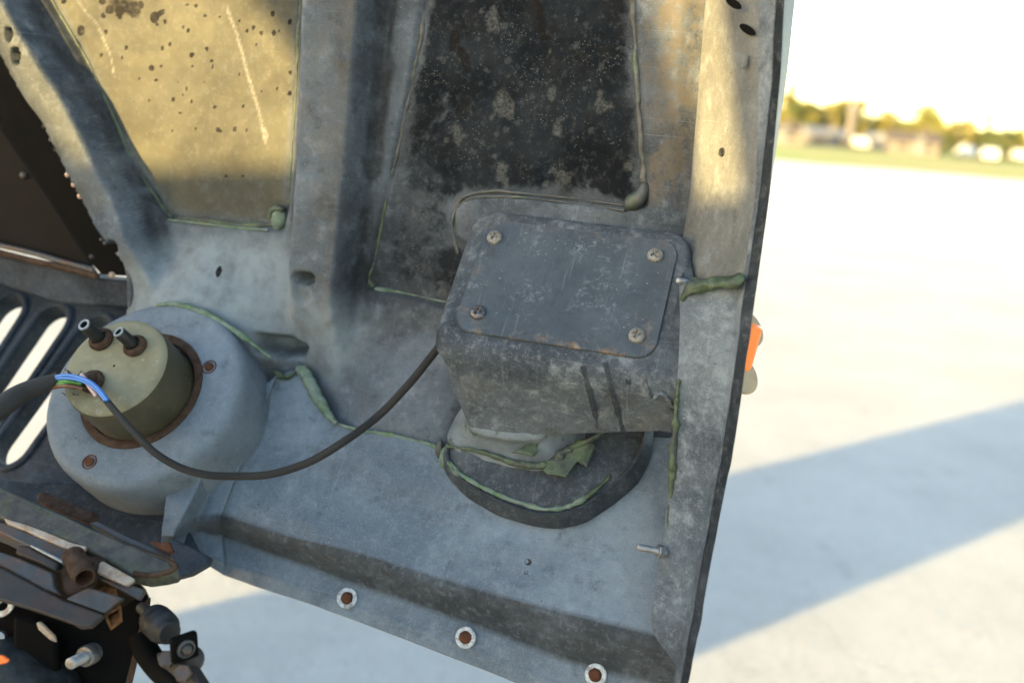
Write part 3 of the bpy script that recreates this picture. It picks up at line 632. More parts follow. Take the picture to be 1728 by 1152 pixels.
for dy, r in ((0, .0016), (8, .0013)):
    bead('sealant_bead', [(772, 430), (764, 385+dy*.6), (768, 352+dy*.8), (786, 331+dy), (815, 324+dy), (870, 325+dy), (940, 332+dy), (1000, 339+dy), (1056, 348+dy)], r, M['bead_dark'], .0004, label='double dark bead arching over the lamp pod')

# ------------------------------------------------------------------ grille floor with its step and bottom flange
def sp(pts, n): return cr(pts, n)
colsU = [(300, 690), (406, 672), (440, 655), (466, 634), (470, 633), (504, 622), (570, 716), (650, 735), (745, 754), (850, 748), (1000, 738), (1160, 738)]
colsL = [(272, 902), (292, 903), (331, 877), (369, 877), (374, 878), (425, 896), (505, 918), (590, 936), (695, 969), (830, 1012), (975, 1052), (1152, 1098)]
stepB = [(272, 907), (293, 908), (338, 897), (373, 903), (379, 905), (425, 921), (505, 949), (590, 981), (680, 1010), (810, 1056), (950, 1111), (1150, 1166)]
flngE = [(272, 913), (288, 911), (349, 936), (378, 950), (384, 952), (430, 966), (512, 992), (600, 1023), (700, 1058), (830, 1108), (960, 1162), (1150, 1225)]
lipB = [(272, 922), (286, 919), (346, 950), (372, 966), (380, 969), (428, 986), (510, 1012), (598, 1044), (698, 1082), (828, 1132), (958, 1186), (1150, 1250)]
hcol = [.030, .030, .003, .0075, .0, .0, .0, .0, .0, .0, .0, .0]
FL = .12
NCOL = 220; tt = np.linspace(0, 1, NCOL)
def rs(p): return np.array(lin_idx(p))
def lin_idx(pts):
    pts = np.asarray(pts, float); k = np.linspace(0, len(pts)-1, NCOL)
    out = np.stack([np.interp(k, np.arange(len(pts)), pts[:, d]) for d in (0, 1)], 1)
    for _ in range(3): out[1:-1] = (out[:-2]+2*out[1:-1]+out[2:])/4
    return out
hc = np.interp(np.linspace(0, len(hcol)-1, NCOL), np.arange(len(hcol)), hcol)
for _ in range(2): hc[1:-1] = (hc[:-2]+2*hc[1:-1]+hc[2:])/4
up3 = np.array([hp(*p, FL-h) for p, h in zip(lin_idx(colsU), hc)])
lo3 = np.array([hp(*p, FL-h) for p, h in zip(lin_idx(colsL), hc)])
stp = np.interp(np.linspace(0, 11, NCOL), [0, 1, 2, 3, 11], [.004, .008, .020, .028, .030])
st3 = np.array([hp(*p, FL-h+s) for p, h, s in zip(lin_idx(stepB), hc, stp)])
fe3 = np.array([hp(*p, FL-h+s+.003) for p, h, s in zip(lin_idx(flngE), hc, stp)])
lb3 = np.array([hp(*p, FL-h+s+.006) for p, h, s in zip(lin_idx(lipB), hc, stp)])
rows = []
for k in np.linspace(0, .96, 60): rows.append(up3*(1-k)+lo3*k)
E1 = lambda a, b, k: a*(1-k)+b*k
fl = rows[-1]
for k in (.25, .5, .75, 1): 
    q = E1(lo3, st3, k*.16); rows.append(E1(fl, q, k) if k < 1 else q)
for k in (.35, .6, .8, .93): rows.append(E1(lo3, st3, k))
rows.append(E1(st3, fe3, .06)); 
for k in (.2, .4, .6, .8, .93): rows.append(E1(st3, fe3, k))
rows.append(fe3+N*.0006); rows.append(E1(fe3, lb3, .25)); rows.append(E1(fe3, lb3, .8)); rows.append(lb3); rows.append(lb3-N*.006)
R_ = np.array(rows)
amp = vnoise(R_[..., 0], R_[..., 1]*1.3+R_[..., 2], 26, 12)*.0007 + vnoise(R_[..., 0], R_[..., 1]*1.3+R_[..., 2], 90, 13)*.00025
R_ += amp[..., None]*N
DK = np.zeros(R_.shape[:2]); DK[60:68] = 1.0; DK[59] = .5; DK[68] = .5; DK *= np.clip(np.interp(np.linspace(0, 11, NCOL), [0, 1, 2, 3, 11], [0, .1, .6, .95, 1]), 0, 1)[None]  # step rows coloured darker, partly painted shade of the downward face
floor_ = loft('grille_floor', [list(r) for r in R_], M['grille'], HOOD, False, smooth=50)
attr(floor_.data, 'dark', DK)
def on_floor(px, py, lift=0.): return hp(px, py, FL-lift)
# seam sealant between wall and grille
tube('sealant_bead', [on_floor(x, y, .001) for x, y in cr([(568, 714), (600, 724), (660, 734), (720, 748), (742, 756)], 40)], list(.0018*(1+.35*rng.normal(0, 1, 40)*.6)), M['bead_pale'], HOOD, 8, True, 80, .1)
o = tube('sealant_bead', [on_floor(x, y, .003) for x, y in cr([(503, 620), (516, 634), (528, 656), (542, 682), (560, 706), (570, 715)], 36)], np.interp(np.linspace(0, 1, 36), [0, .1, .35, .6, .85, 1], [.004, .0062, .0058, .0052, .0030, .0028]), M['bead_pale'], HOOD, 9, True, 80, .08); o['label'] = 'thick pale green bead on the slanting seam'
tube('sealant_bead', [on_floor(x, y, .004) for x, y in cr([(462, 625), (476, 634), (490, 634), (503, 622)], 14)], .003, M['bead'], HOOD, 8, True, 80, .12)
ico('sealant_lump', on_floor(742, 760, .002), .006, M['bead_dark'], HOOD, (.6, .6, 1.6), .15)
ico('sealant_lump', on_floor(752, 775, .003), .007, M['bead_pale'], HOOD, (.8, .6, 1.6), .15)
# two small drilled holes
for x, y, r in ((891, 948, .0024), (888, 966, .0014)):
    lathe('drill_hole', on_floor(x, y), N, [(r*.2, .0004), (r*.8, .0006), (r, .0009), (r*1.15, .0004)], M['rubber'], HOOD, 14)

# washered fixings on the bottom flange
for x, y in ((587, 1009), (787, 1075), (1006, 1138)):
    c = hp(x, y, FL+.0315); ax = N + np.array([.0, -.35, 0]); ax /= np.linalg.norm(ax)
    c = c + ax*.0012; rr = random.Random(x); ax = ax + np.array([rr.uniform(-.2, .2), rr.uniform(-.1, .1), rr.uniform(-.15, .15)]); ax /= np.linalg.norm(ax); k_ = rr.uniform(.92, 1.06)
    w_ = lathe('washer', c, ax, [(.0048, .0002), (.0048, .0016), (.0052, .0021), (.0078, .0021), (.0085, .0015), (.0085, 0)], M['white'], HOOD, 32, 40, False)
    rr = random.Random(x); k = 10; x1, y1, d1_ = frame_for(ax)
    pr = [(.0050*k_, .0006, 0), (.0046*k_, .0022, 0), (.0034*k_, .0040*k_, .0006), (.0016, .0042, .0008), (.0002, .0043, .001)]
    v = [c + x1*(r*cos(2*pi*q/k)*(1+.30*rr.uniform(-1, 1))+s) + y1*r*sin(2*pi*q/k)*(1+.18*rr.uniform(-1, 1)) + ax*h for r, h, s in pr for q in range(k)]
    normals_out(mesh('rusty_stud', v, grid_faces(5, k, True)+[tuple(40+q for q in range(k))], M['rust'], w_, 50))

# ------------------------------------------------------------------ side wall and rim on the right
def rimrow(y, pts): return [hb(x, y+dy, b) for x, dy, b in pts]
RR = []   # sections from top to bottom: fold, mid side wall, rim bend, rim, outer lip bend, outer edge, outer skin
def section(y, xf, bf, xe, be, xl, bl, xo, bo):
    f = hb(xf, y, bf); e = hb(xe, y, be); l = hb(xl, y, bl); o = hb(xo, y, bo)
    back = hb(xf, y, bf) + (np.array([-.004, .012, 0]) if y < 470 else np.array([-.006, .075, 0]))
    sk = o + np.array([.0075*float(np.clip((330-y)/330, .0, 1.2))-.0005, .012, 0]); sk2 = o + (np.array([-.045, .16, 0]) if y < 466 else np.array([-.008, .03, 0]))
    pts = [back, f + (e-f)*-.03]
    for k in (.04, .12, .3, .5, .7, .86, .96): pts.append(f+(e-f)*k)
    for k in (.02, .1, .4, .7, .97): pts.append(e+(l-e)*k + np.array([0, -.0012, 0])*(1 if k == .97 else 0))
    for k in (.03, .12, .5, .9, 1): pts.append(l+(o-l)*k)
    pts += [o+(sk-o)*.08, sk, sk2]
    return pts
secs = [(-260, 1210, .80, 1285, .735, 1325, .722, 1337, .716), (-100, 1199, .80, 1272, .735, 1318, .722, 1330, .716),
        (0, 1192, .798, 1262, .735, 1310, .722, 1322, .716), (120, 1184, .796, 1264, .73, 1304, .718, 1317, .712), (230, 1176, .794, 1270, .724, 1293, .713, 1307, .708),
        (340, 1168, .79, 1270, .716, 1281, .708, 1297, .702), (420, 1155, .782, 1258, .708, 1269, .700, 1286, .694), (462, 1145, .768, 1251, .704, 1263, .696, 1280, .690), (492, 1147, .767, 1247, .706, 1257, .698, 1276, .6915)]
secs2 = [(474, 1149, .70, 1244, .700, 1258, .692, 1278, .684), (540, 1150, .692, 1240, .690, 1250, .682, 1269, .674), (600, 1148, .688, 1232, .683, 1243, .675, 1260, .667), (670, 1143, .685, 1222, .678, 1233, .67, 1251, .662), (745, 1137, .684, 1210, .675, 1222, .667, 1240, .659),
         (820, 1131, .682, 1198, .670, 1209, .662, 1225, .654), (900, 1122, .676, 1184, .662, 1194, .654, 1209, .646), (980, 1110, .664, 1169, .65, 1179, .642, 1194, .634),
         (1050, 1099, .650, 1157, .636, 1167, .628, 1182, .620), (1075, 1106, .643, 1153, .632, 1162, .624, 1177, .616), (1105, 1130, .634, 1148, .626, 1157, .618, 1171, .611), (1122, 1143, .630, 1146, .624, 1153, .616, 1167, .609), (1150, 1140, .626, 1143, .62, 1149, .611, 1161, .605), (1230, 1125, .61, 1128, .606, 1134, .598, 1146, .592)]
def dense(S, n):
    S = np.array(S, float); y = np.linspace(S[0, 0], S[-1, 0], n); return [tuple([yy]+[np.interp(yy, S[:, 0], S[:, k]) for k in range(1, 9)]) for yy in y]
def smooth_rows(rows, it=2):
    R = np.array(rows)
    for _ in range(it): R[1:-1] = (R[:-2]+2*R[1:-1]+R[2:])/4
    return R
RW1 = smooth_rows([section(*s) for s in dense(secs, 70)], 4)
RW2 = smooth_rows([section(*s) for s in dense(secs2, 90)], 2)
for Rw, sd in ((RW1, 21), (RW2, 22)):
    Rw[:, 2:-3] += (vnoise(Rw[:, 2:-3, 0]*1.5, Rw[:, 2:-3, 2], 60, sd)*.0005)[..., None]*np.array([-.5, -.8, 0])
# side wall
me_rim = []
o = loft('side_wall', [list(r) for r in RW1[:, :12]], M['side'], HOOD, False, smooth=55)
loft('rim_flange', [list(r) for r in RW1[:, 11:15]], M['rim'], HOOD, False, smooth=55)
loft('rim_lip', [list(r) for r in RW1[:, 14:20]], M['lipdark'], HOOD, False, smooth=55)
loft('outer_skin', [list(r) for r in RW1[:, 19:]], M['whiteedge'], HOOD, False, smooth=55)
o = loft('rim_flange', [list(r) for r in RW2[:, :15]], M['rim'], HOOD, False, smooth=55)
loft('rim_lip', [list(r) for r in RW2[:, 14:20]], M['lipdark'], HOOD, False, smooth=55)
loft('outer_skin', [list(r) for r in RW2[:, 19:]], M['tanpaint'], HOOD, False, smooth=55)
# the fat sealant roll across the joint and the seam along the rim's inner edge
o = tube('sealant_bead', [hb(x, y, b) for x, y, b in ((1152, 520, .703), (1153, 500, .700), (1160, 487, .698), (1180, 481, .696), (1205, 477, .694), (1228, 474, .692), (1243, 472, .691), (1251, 466, .690), (1253, 458, .690))],
     [.002, .0050, .0070, .0078, .0062, .0066, .0080, .0060, .002], M['bead'], HOOD, 14, True, 80, .14, flat=.6); o['label'] = 'fat green sealant roll across the side rim'
sub(o, 2)
tube('sealant_bead', [hb(x, y, b-.001) for x, y, b in cr([(1145, 640, .686), (1141, 690, .685), (1137, 745, .684), (1133, 800, .683), (1131, 840, .681)], 40)], list(np.interp(np.linspace(0, 1, 40), [0, .2, .6, .8, 1], [.0012, .0018, .0036, .0034, .0012])*(1+.2*rng.normal(0, 1, 40))), M['bead'], HOOD, 8, True, 80, .15)
tube('sealant_bead', [hb(x, y, b-.001) for x, y, b in cr([(1130, 850, .681), (1127, 880, .678), (1130, 900, .677), (1124, 930, .673)], 16)], .0011, M['bead'], HOOD, 6, True, 80, .2)
# dark lozenge holes and a pale blob near the top of the rim
for x, y in ((1261, 50), (1238, 6)):
    d_ = hb(x, y, .7295); q = [(15*cos(t_)*cos(.55)-7*sin(t_)*sin(.55), 15*cos(t_)*sin(.55)+7*sin(t_)*cos(.55)) for t_ in np.linspace(0, 2*pi, 18)[:-1]]
    slab('slot_hole', [hb(x+u, y+w, .728-(u*.00015)) for u, w in q], (0, .003, 0), M['black'], HOOD, 0)
for x, y, r in ((1218, 257, .0034), (1247, 338, .002)):
    lathe('drill_hole', hb(x, y, .757 if r > .003 else .734), (-.75, -.65, 0), [(r*.3, .0002), (r*.9, .0008), (r, .0002)], M['rubber'], HOOD, 12)
ico('sealant_lump', hb(1256, 103, .728), .0042, M['side'], HOOD, (.7, .4, 1.2), .2)

# ------------------------------------------------------------------ lamp pod with its cover plate
def rrect(aL, aR, tB, tT, r, off, n=16):
    out = []
    for cx, cy, a0 in ((aR-r, tT-r, 0), (aL+r, tT-r, pi/2), (aL+r, tB+r, pi), (aR-r, tB+r, 1.5*pi)):
        for k in range(n+1):
            a = a0 + pi/2*k/n; out.append(pl(cx+r*cos(a), cy+r*sin(a), off))
    return out
aL, aR, tB, tT = -.2485, -.0950, -.048, .0555
rings = []
q = at_(hp(800, 727, .078)); botL = q[0]; botT = q[1]
for off, e, dl_, df in ((.0016, -.03, 0, 0), (.0016, .0, 0, 0), (.0017, .004, 0, 0), (.0025, .008, .001, .001), (.0045, .0105, .002, .002), (.008, .0120, .003, .004), (.014, .0130, .003, .007), (.03, .014, None, None), (.055, .015, None, None), (.074, .016, None, None), (.078, .0165, None, None)):
    if dl_ is None:
        k = (off-.014)/.064; L = (aL-.013-.003)*(1-k)+botL*k; B = (tB-.013-.007)*(1-k)+botT*k
    else: L = aL-e-dl_; B = tB-e-df
    rings.append(rrect(L, aR+max(e, 0)*.75, B, tT+e*1.1, .016+max(e, 0)*.35, off))
rings.append([p+(pl(-.17, 0, .076)-p)*.06 for p in rings[-1]])
rings.append([p+(pl(-.17, 0, .070)-p)*.25 for p in rings[-2]])
R_ = np.array(rings)
for q_ in R_[4:]:
    k_ = sstep(q_[:, 0], -.125, -.088)*sstep(-((q_-P0)@U), -.030, .03); q_[:, 0] += .030*k_
for i_ in range(6, len(R_)):
    fr_ = np.clip((R_[i_][:, 0]-(-.20))/.10, 0, 1); of_ = ((P0-R_[i_])@N)-.014; R_[i_] = R_[i_] + (np.clip(of_, 0, 1)*.40*fr_)[:, None]*N + (np.clip(of_, 0, 1)*.12*fr_)[:, None]*U
a1_, a2_ = at_(hp(880, 680, .05))[0], at_(hp(930, 680, .05))[0]
for i_ in range(7, len(R_)):
    q_ = R_[i_]; of_ = (P0-q_)@N; fr_ = sstep(-((q_-P0)@U), .045, .06); R_[i_] = q_ + (.0085*sstep(q_[:, 0], a1_, a2_)*fr_*sstep(of_, .012, .04))[:, None]*U
nz = vnoise(R_[..., 0]*1.2, R_[..., 1]+R_[..., 2], 55, 31)*.0007; R_[2:-2] += (nz[..., None]*np.array([0, -.7, .3]))[2:-2]
pod = loft('lamp_pod', [list(r) for r in R_], M['pod'], HOOD, True, True, False, 50)
# plate
pr = [rrect(aL, aR, tB, tT, .015, -.0002), rrect(aL+.0006, aR-.0006, tB+.0006, tT-.0006, .0145, -.0010)]
cen = pl(-.172, .004, -.0010)
for k in (.06, .15, .3, .5, .75, .97): pr.append([p+(cen-p)*k for p in pr[1]])
pr = [rrect(aL, aR, tB, tT, .015, .0016)] + pr
plate = loft('cover_plate', pr, M['plate'], HOOD, True, False, True, 35)
ev = np.zeros((len(pr), len(pr[0])))
ev[:3] = 1.0; ev[3] = .62; ev[4] = .16
tloc = np.array([[ (p-P0)@U for p in r] for r in pr]); ev *= np.where(tloc < -.025, 1.0, .35)
attr(plate.data, 'edge', ev)
def panhead(px, py, R, rot, mat, parent, dark=False):
    t = at_(hp(px, py, -.001)); n_ = 34; v = []; idx = {}; f = []
    g = np.linspace(-1, 1, n_)
    # polar grid keeps the rim round
    nr_, ns_ = 16, 48
    for i in range(nr_+1):
        r = i/nr_
        for k in range(ns_):
            a = 2*pi*k/ns_; x, y = r*cos(a), r*sin(a)
            xr, yr = x*cos(rot)-y*sin(rot), x*sin(rot)+y*cos(rot)
            h = .22+.46*sqrt(max(0, 1-(r*.98)**2))
            arm = max(0, 1-max(abs(xr)/.17, abs(yr)/.58)**6) if True else 0
            arm = max(arm, max(0, 1-max(abs(yr)/.17, abs(xr)/.58)**6))
            taper = 1-.7*max(abs(xr), abs(yr))/.6
            h -= .50*min(1, arm*1.8)*max(.25, taper)
            v.append(pl(t[0]+x*R, t[1]+y*R, -.001-h*R))
    for k in range(ns_): v.append(pl(t[0]+cos(2*pi*k/ns_)*R, t[1]+sin(2*pi*k/ns_)*R, .0005))
    f = grid_faces(nr_+2, ns_, True)
    return normals_out(mesh('screw', v, f, mat, parent, 45))
M['screw_dark'] = simple('darkened_screw', (.035, .04, .05), (.08, .085, .10), .4, .5, 400, .4, .0004, .5, rust=(.22, .14, .10), rustamt=.7, rs=300, lo=.5, hi=.6)
for x, y, r, m in ((835, 402, .3, 'screw'), (1106, 432, .95, 'screw'), (1075, 567, .25, 'screw'), (807, 528, .35, 'screw_dark')):
    o = panhead(x, y, .0061, r, M[m], plate)
    if m == 'screw_dark': o['label'] = 'darkest cross-head screw, lower left of the plate'
    continue
    t = at_(hp(x, y, -.001)); rr = random.Random(x); vv = []; n2 = 40
    for ring, (r0_, h_) in enumerate(((.0062, .0007), (.0072, .0005), (.0082, -.0003))):
        for k in range(n2):
            a = 2*pi*k/n2; j = 1+ (.22*rr.uniform(-1, 1) if ring else 0)*(1.6 if sin(a) < 0 else .6); vv.append(pl(t[0]+r0_*j*cos(a), t[1]+r0_*j*sin(a), -.001-h_))
    mesh('screw_crust', vv, grid_faces(3, n2, True), M['screw'] if m == 'screw' else M['plate'], plate, 70)
# two runs of black sealer down the front of the pod and a torn flap at its right end
from mathutils.bvhtree import BVHTree
podbvh = BVHTree.FromPolygons([v_.co.copy() for v_ in pod.data.vertices], [tuple(p_.vertices) for p_ in pod.data.polygons])
def on_podfront(px, py, lift=.0006):
    d = ray(px, py); d = d/np.linalg.norm(d); h_ = podbvh.ray_cast(Vector(-O), Vector(d))
    if h_[0] is None: return hb(px, py, .70)
    n_ = np.array(h_[1]); n_ = n_ if n_@d < 0 else -n_
    return np.array(h_[0]) + O + n_*lift
for pts in (((984, 618), (992, 650), (1001, 685), (1010, 722)), ((1022, 612), (1030, 650), (1041, 690), (1052, 727)), ((1060, 640), (1061, 648))):
    pp = cr([(x, y) for x, y in pts], 18)
    v = []
    for x, y in pp:
        wd = 4.6*random.uniform(.8, 1.15); v += [on_podfront(x-wd, y, .0002), on_podfront(x, y, .0009), on_podfront(x+wd, y, .0002)]
    mesh('sealer_run', v, grid_faces(18, 3), M['lipdark'], HOOD, 80)
tube('torn_flap', [on_podfront(x, y, .0012) for x, y in cr([(1088, 632), (1092, 652), (1097, 669), (1103, 671), (1112, 662), (1124, 667), (1133, 680), (1141, 690)], 40)], list(.0013*(1+.3*rng.normal(0, 1, 40))), M['pod'], HOOD, 8, True, 80, .2)
ico('drill_hole', on_podfront(1135, 686, .001), .0022, M['rubber'], HOOD, (1, .6, 1.2), 0, 1)

# base block and neck under the pod
def poly_ring(pts, off, n=72):
    P = np.array([at_(hp(x, y, off)) for x, y in pts])
    P = np.array([list(p) for p in P]); Q = np.r_[P, P[:1]]; s = lin(Q, n+1)[:-1]
    for _ in range(1): s = (np.roll(s, 1, 0)+2*s+np.roll(s, -1, 0))/4
    c = s.mean(0); ang = np.arctan2(s[:, 1]-c[1], s[:, 0]-c[0]); k = np.argmin(np.abs(ang)); s = np.roll(s, -k, 0)
    return [pl(q[0], q[1], off) for q in s]
base0 = [(742, 765), (752, 800), (785, 838), (840, 870), (900, 888), (940, 893), (985, 884), (1035, 852), (1078, 815), (1100, 770), (1104, 720), (1060, 680), (900, 660), (780, 690)]
lipo = [(748, 765), (762, 795), (795, 822), (850, 850), (905, 868), (940, 870), (980, 860), (1030, 826), (1070, 790), (1090, 745), (1092, 705), (1050, 670), (900, 650), (780, 685)]
def shrink(pts, k, c=(905, 745)): return [(c[0]+(x-c[0])*k, c[1]+(y-c[1])*k) for x, y in pts]
lipi = shrink(lipo, .955, (905, 752))
rg = [poly_ring(base0, FL+.004), poly_ring(base0, FL-.001), poly_ring(shrink(base0, .985), FL-.006), poly_ring(lipo, FL-.0135), poly_ring(shrink(lipo, .985), FL-.0160), poly_ring(shrink(lipo, .965), FL-.0150), poly_ring(lipi, FL-.0115)]
topd = [(775, 758), (800, 772), (850, 792), (905, 812), (950, 815), (985, 795), (1020, 760), (1040, 730), (1040, 700), (1000, 670), (900, 650), (800, 690)]
neck1 = [(744, 735), (758, 752), (780, 762), (815, 774), (850, 786), (890, 794), (930, 788), (962, 768), (995, 742), (1005, 710), (960, 680), (880, 670), (790, 690)]
neck2 = [(748, 690), (760, 716), (797, 729), (830, 738), (870, 743), (920, 742), (960, 732), (985, 716), (985, 690), (950, 660), (880, 650), (790, 670)]
rg += [poly_ring(topd, FL-.0200)]
block = loft('pod_base', rg, M['block'], HOOD, True, False, True, 60)
neckA = [(752, 738), (764, 757), (800, 775), (850, 794), (905, 806), (950, 798), (985, 770), (1000, 735), (960, 680), (880, 670), (775, 690)]
ringB = [(786, 706), (793, 724), (812, 734), (845, 741), (880, 744), (912, 741), (930, 728), (938, 705), (900, 665), (850, 662), (790, 668)]
nk = []
for k_ in (0, .12, .3, .5, .75, 1):
    w_ = k_**.65; nk.append(poly_ring([(p_[0]*(1-w_)+q_[0]*w_, p_[1]*(1-w_)+q_[1]*w_ + (2 if k_ == 1 else 0)) for p_, q_ in zip(neckA, ringB)], (FL-.0185)*(1-k_)+.081*k_))
nk.append(poly_ring(shrink(ringB, .97, (860, 700)), .070))
R_ = np.array(nk); R_ += (vnoise(R_[..., 0]*1.3, R_[..., 1]+R_[..., 2]*1.7, 75, 41)*.0005)[..., None]*np.array([0, -.7, .4])
nko = loft('pod_neck', [list(r) for r in R_], M['torn'], HOOD, True, False, True, 70); sub(nko, 2)
cl_ = [poly_ring(shrink(ringB, .99, (860, 700)), .0815), poly_ring(ringB, .078), poly_ring([(774, 672), (781, 693), (830, 703), (865, 707), (897, 703), (914, 688), (917, 660), (880, 630), (790, 638)], .060), poly_ring([(751, 618), (758, 641), (810, 653), (850, 657), (880, 650), (893, 632), (880, 600), (800, 590)], .036), poly_ring([(752, 588), (760, 606), (810, 622), (842, 624), (864, 614), (864, 590), (800, 575)], .020)]
sub(loft('pod_column', cl_, M['pod'], HOOD, True, True, True, 70), 2)
# pale green bead in the channel of the lip and ragged green scraps
rb = poly_ring(shrink(lipo, .952, (905, 752)), FL-.0130, 90); rb = [p for p in rb if (p-P0)@U < at_(hp(800, 790, FL))[1]+.0 or True]
front = [hp(x, y, FL-.0135) for x, y in cr([(757, 778), (772, 797), (800, 815), (850, 838), (905, 856), (940, 858), (975, 848), (990, 838)], 50)]
o = tube('sealant_bead', front, list(.0024*(1+.15*rng.normal(0, 1, 50))), M['bead_pale'], HOOD, 8, True, 80, .08)
tube('sealant_bead', [hp(x, y, FL-.0145) for x, y in cr([(985, 843), (1015, 818), (1030, 800)], 10)], .0022, M['bead'], HOOD, 8, True, 80, .15)
tube('sealant_bead', [hp(x, y, o_) for x, y, o_ in cr([(752, 752, FL-.02), (790, 757, FL-.024), (830, 768, FL-.027), (880, 783, FL-.028), (915, 786, FL-.029), (940, 774, FL-.030), (965, 755, FL-.032), (1000, 738, FL-.034), (1018, 728, FL-.036)], 60)], list(np.interp(np.linspace(0, 1, 60), [0, .2, .5, .7, 1], [.0012, .002, .0038, .0036, .002])*(1+.2*rng.normal(0, 1, 60))), M['bead'], HOOD, 8, True, 80, .15)
sc1 = [(862, 763), (880, 755), (893, 745), (897, 731), (905, 727), (920, 731), (919, 740), (905, 752), (909, 760), (898, 768), (890, 764)]
sc2 = [(915, 792), (930, 775), (948, 757), (975, 750), (1000, 742), (1003, 752), (994, 775), (990, 787), (975, 775), (965, 790), (955, 805), (940, 800), (925, 800)]
slab('paint_scrap', [hp(x, y, FL-.0375) for x, y in sc1], -N*.002, M['bead'], HOOD, .0005)
slab('paint_scrap', [hp(x, y, FL-.0325) for x, y in sc2], -N*.003, M['bead'], HOOD, .0008)

# threaded studs with nuts on the right
def stud(name, p, q, r, nut, parent=HOOD, mat='steel', pitch=.0011):
    d = q-p; L = np.linalg.norm(d); d = d/L; n = int(L/pitch)
    prof = []
    for k in range(n): prof += [(r*.84, k*pitch), (r, k*pitch+pitch*.5)]
    prof += [(r*.7, n*pitch+.0002), (.0002, n*pitch+.0003)]
    o = lathe(name, p, d, prof, M[mat], parent, 16, 20)
    if nut: hexbolt('nut', p+d*nut[0], d, nut[1], nut[2], M[mat], o)
    return o
stud('threaded_stud', hb(1124, 932, .668), hb(1074, 922, .655), .0026, (.003, .0085, .0042))
stud('threaded_stud', hb(1160, 476, .705), hb(1142, 473, .695), .0022, None)

# ------------------------------------------------------------------ marker lamp on the outside of the hood
ax = np.array([.12, .25, .96]); ax /= np.linalg.norm(ax)
c1 = hb(1262, 548, .735); c2 = hb(1252, 625, .735)
LAMP = lathe('marker_lamp', hb(1250, 585, .745)-ax*.0185, ax, [(.0100, 0), (.0118, .002), (.0118, .035), (.0100, .037)], M['amber'], HOOD, 40, 30)
LAMP['label'] = 'amber side marker lamp between two brown guard discs'
for px, py, gb in ((1255, 551, .772), (1244, 628, .728)):
    a2 = np.array([.55, -.45, .70]); a2 /= np.linalg.norm(a2)
    lathe('lamp_guard', hb(px, py, gb), a2, [(.0002, -.001), (.0175, -.001), (.0185, 0), (.0175, .0012), (.0002, .0012)], M['tanpaint'], LAMP, 40, 30, False)

# ------------------------------------------------------------------ headlight bucket and lamp can
BO = .062                                  # bucket face behind the cover plate plane
bc = hp(238, 657, BO)
def bprof(off_list): return off_list
R0 = .0535
prof = [(R0-.003, -.02), (R0, -.006), (R0+.0006, -.001), (R0+.002, 0), (.066, 0), (.0795, .0), (.0822, -.0004), (.0850, -.0018), (.0875, -.0046), (.0892, -.0090), (.0900, -.016), (.0908, -.036), (.0916, -.055), (.0925, -.075)]
BUCK = lathe('headlight_bucket', bc, N, prof, M['bucket'], HOOD, 96, 50, False)
lathe('rust_ring', bc, N, [(R0-.0058, -.003), (R0-.0055, .0004), (R0-.002, .0010), (R0+.0012, .0006), (R0+.0016, -.002)], M['rust_pale'], BUCK, 80, 40, False)
lathe('bucket_floor', bc-N*.02, N, [(R0-.001, 0), (.002, 0)], M['rubber'], BUCK, 40, 40, False)
cb = hp(238, 660, BO) - N*.018
CR = .0448
can = lathe('lamp_can', cb, N, [(CR+.0015, 0), (CR+.0012, .010), (CR+.0008, .03), (CR, .058), (CR-.0006, .0605)], M['olive'], BUCK, 72, 40, False)
lathe('can_face', cb, N, [(CR-.0005, .0603), (CR-.0022, .0622), (CR-.006, .0630), (.03, .0632), (.001, .0632)], M['olive_face'], can, 72, 40, False)
fo = BO + .018 - .0632
def terminal(px, py, L, r):
    c = hp(px, py, fo)
    t_ = lathe('terminal', c, N, [(r*1.9, 0), (r*2.0, .0022), (r*1.75, .0045), (r*1.45, .0052), (r*1.25, .0062)], M['rust_pale'], can, 24, 30, False)
    d = hp(px-30, py-26, fo-L) - c
    lathe('rubber_sleeve', c, d, [(r*1.05, .004), (r*1.02, .010), (r, L*.97), (r*.95, L), (r*.55, L), (r*.5, L-.004), (.0002, L-.005)], M['rubber'], t_, 24, 40)
    lathe('sleeve_end', c+d/np.linalg.norm(d)*(L-.0004), d, [(r*.58, .0006), (r*.62, .0012), (r*.92, .0012), (r*.98, .0002)], M['steel'], t_, 24, 40, False)
terminal(172, 574, .024, .0053); terminal(229, 585, .020, .0050)
c = hp(222, 655, fo); 
c3 = hp(157, 645, fo); lathe('terminal', c3, N, [(.0098, 0), (.0102, .0022), (.009, .0042), (.0062, .0048), (.006, .0075), (.0002, .0078)], M['rust_pale'], can, 24, 30, False)
for x, y in ((353, 619), (151, 779)):
    c = hp(x, y, BO)
    lathe('bucket_screw', c, N, [(.0066, -.004), (.0066, .0002), (.0056, .0006), (.0050, -.0012), (.0045, -.0015), (.0040, .0014), (.0022, .0019), (.0002, .0019)], M['rust'], BUCK, 24, 30, False)
# green sealant where the bucket meets the roll of the hood
def onbk(px, py, off): return hp(px, py, off)
o = tube('sealant_bead', [hp(x, y, f_) for x, y, f_ in cr([(262, 516, .064), (285, 512, .064), (315, 517, .064), (345, 528, .065), (372, 542, .067), (400, 560, .070), (425, 578, .074), (448, 596, .08), (458, 604, .083)], 60)], list(np.interp(np.linspace(0, 1, 60), [0, .15, .4, .6, .8, 1], [.0015, .0036, .0044, .0034, .0024, .0022])*(1+.12*rng.normal(0, 1, 60))), M['bead_pale'], HOOD, 9, True, 80, .10, flat=.7); o['label'] = 'pale green sealant over the top of the headlight bucket'
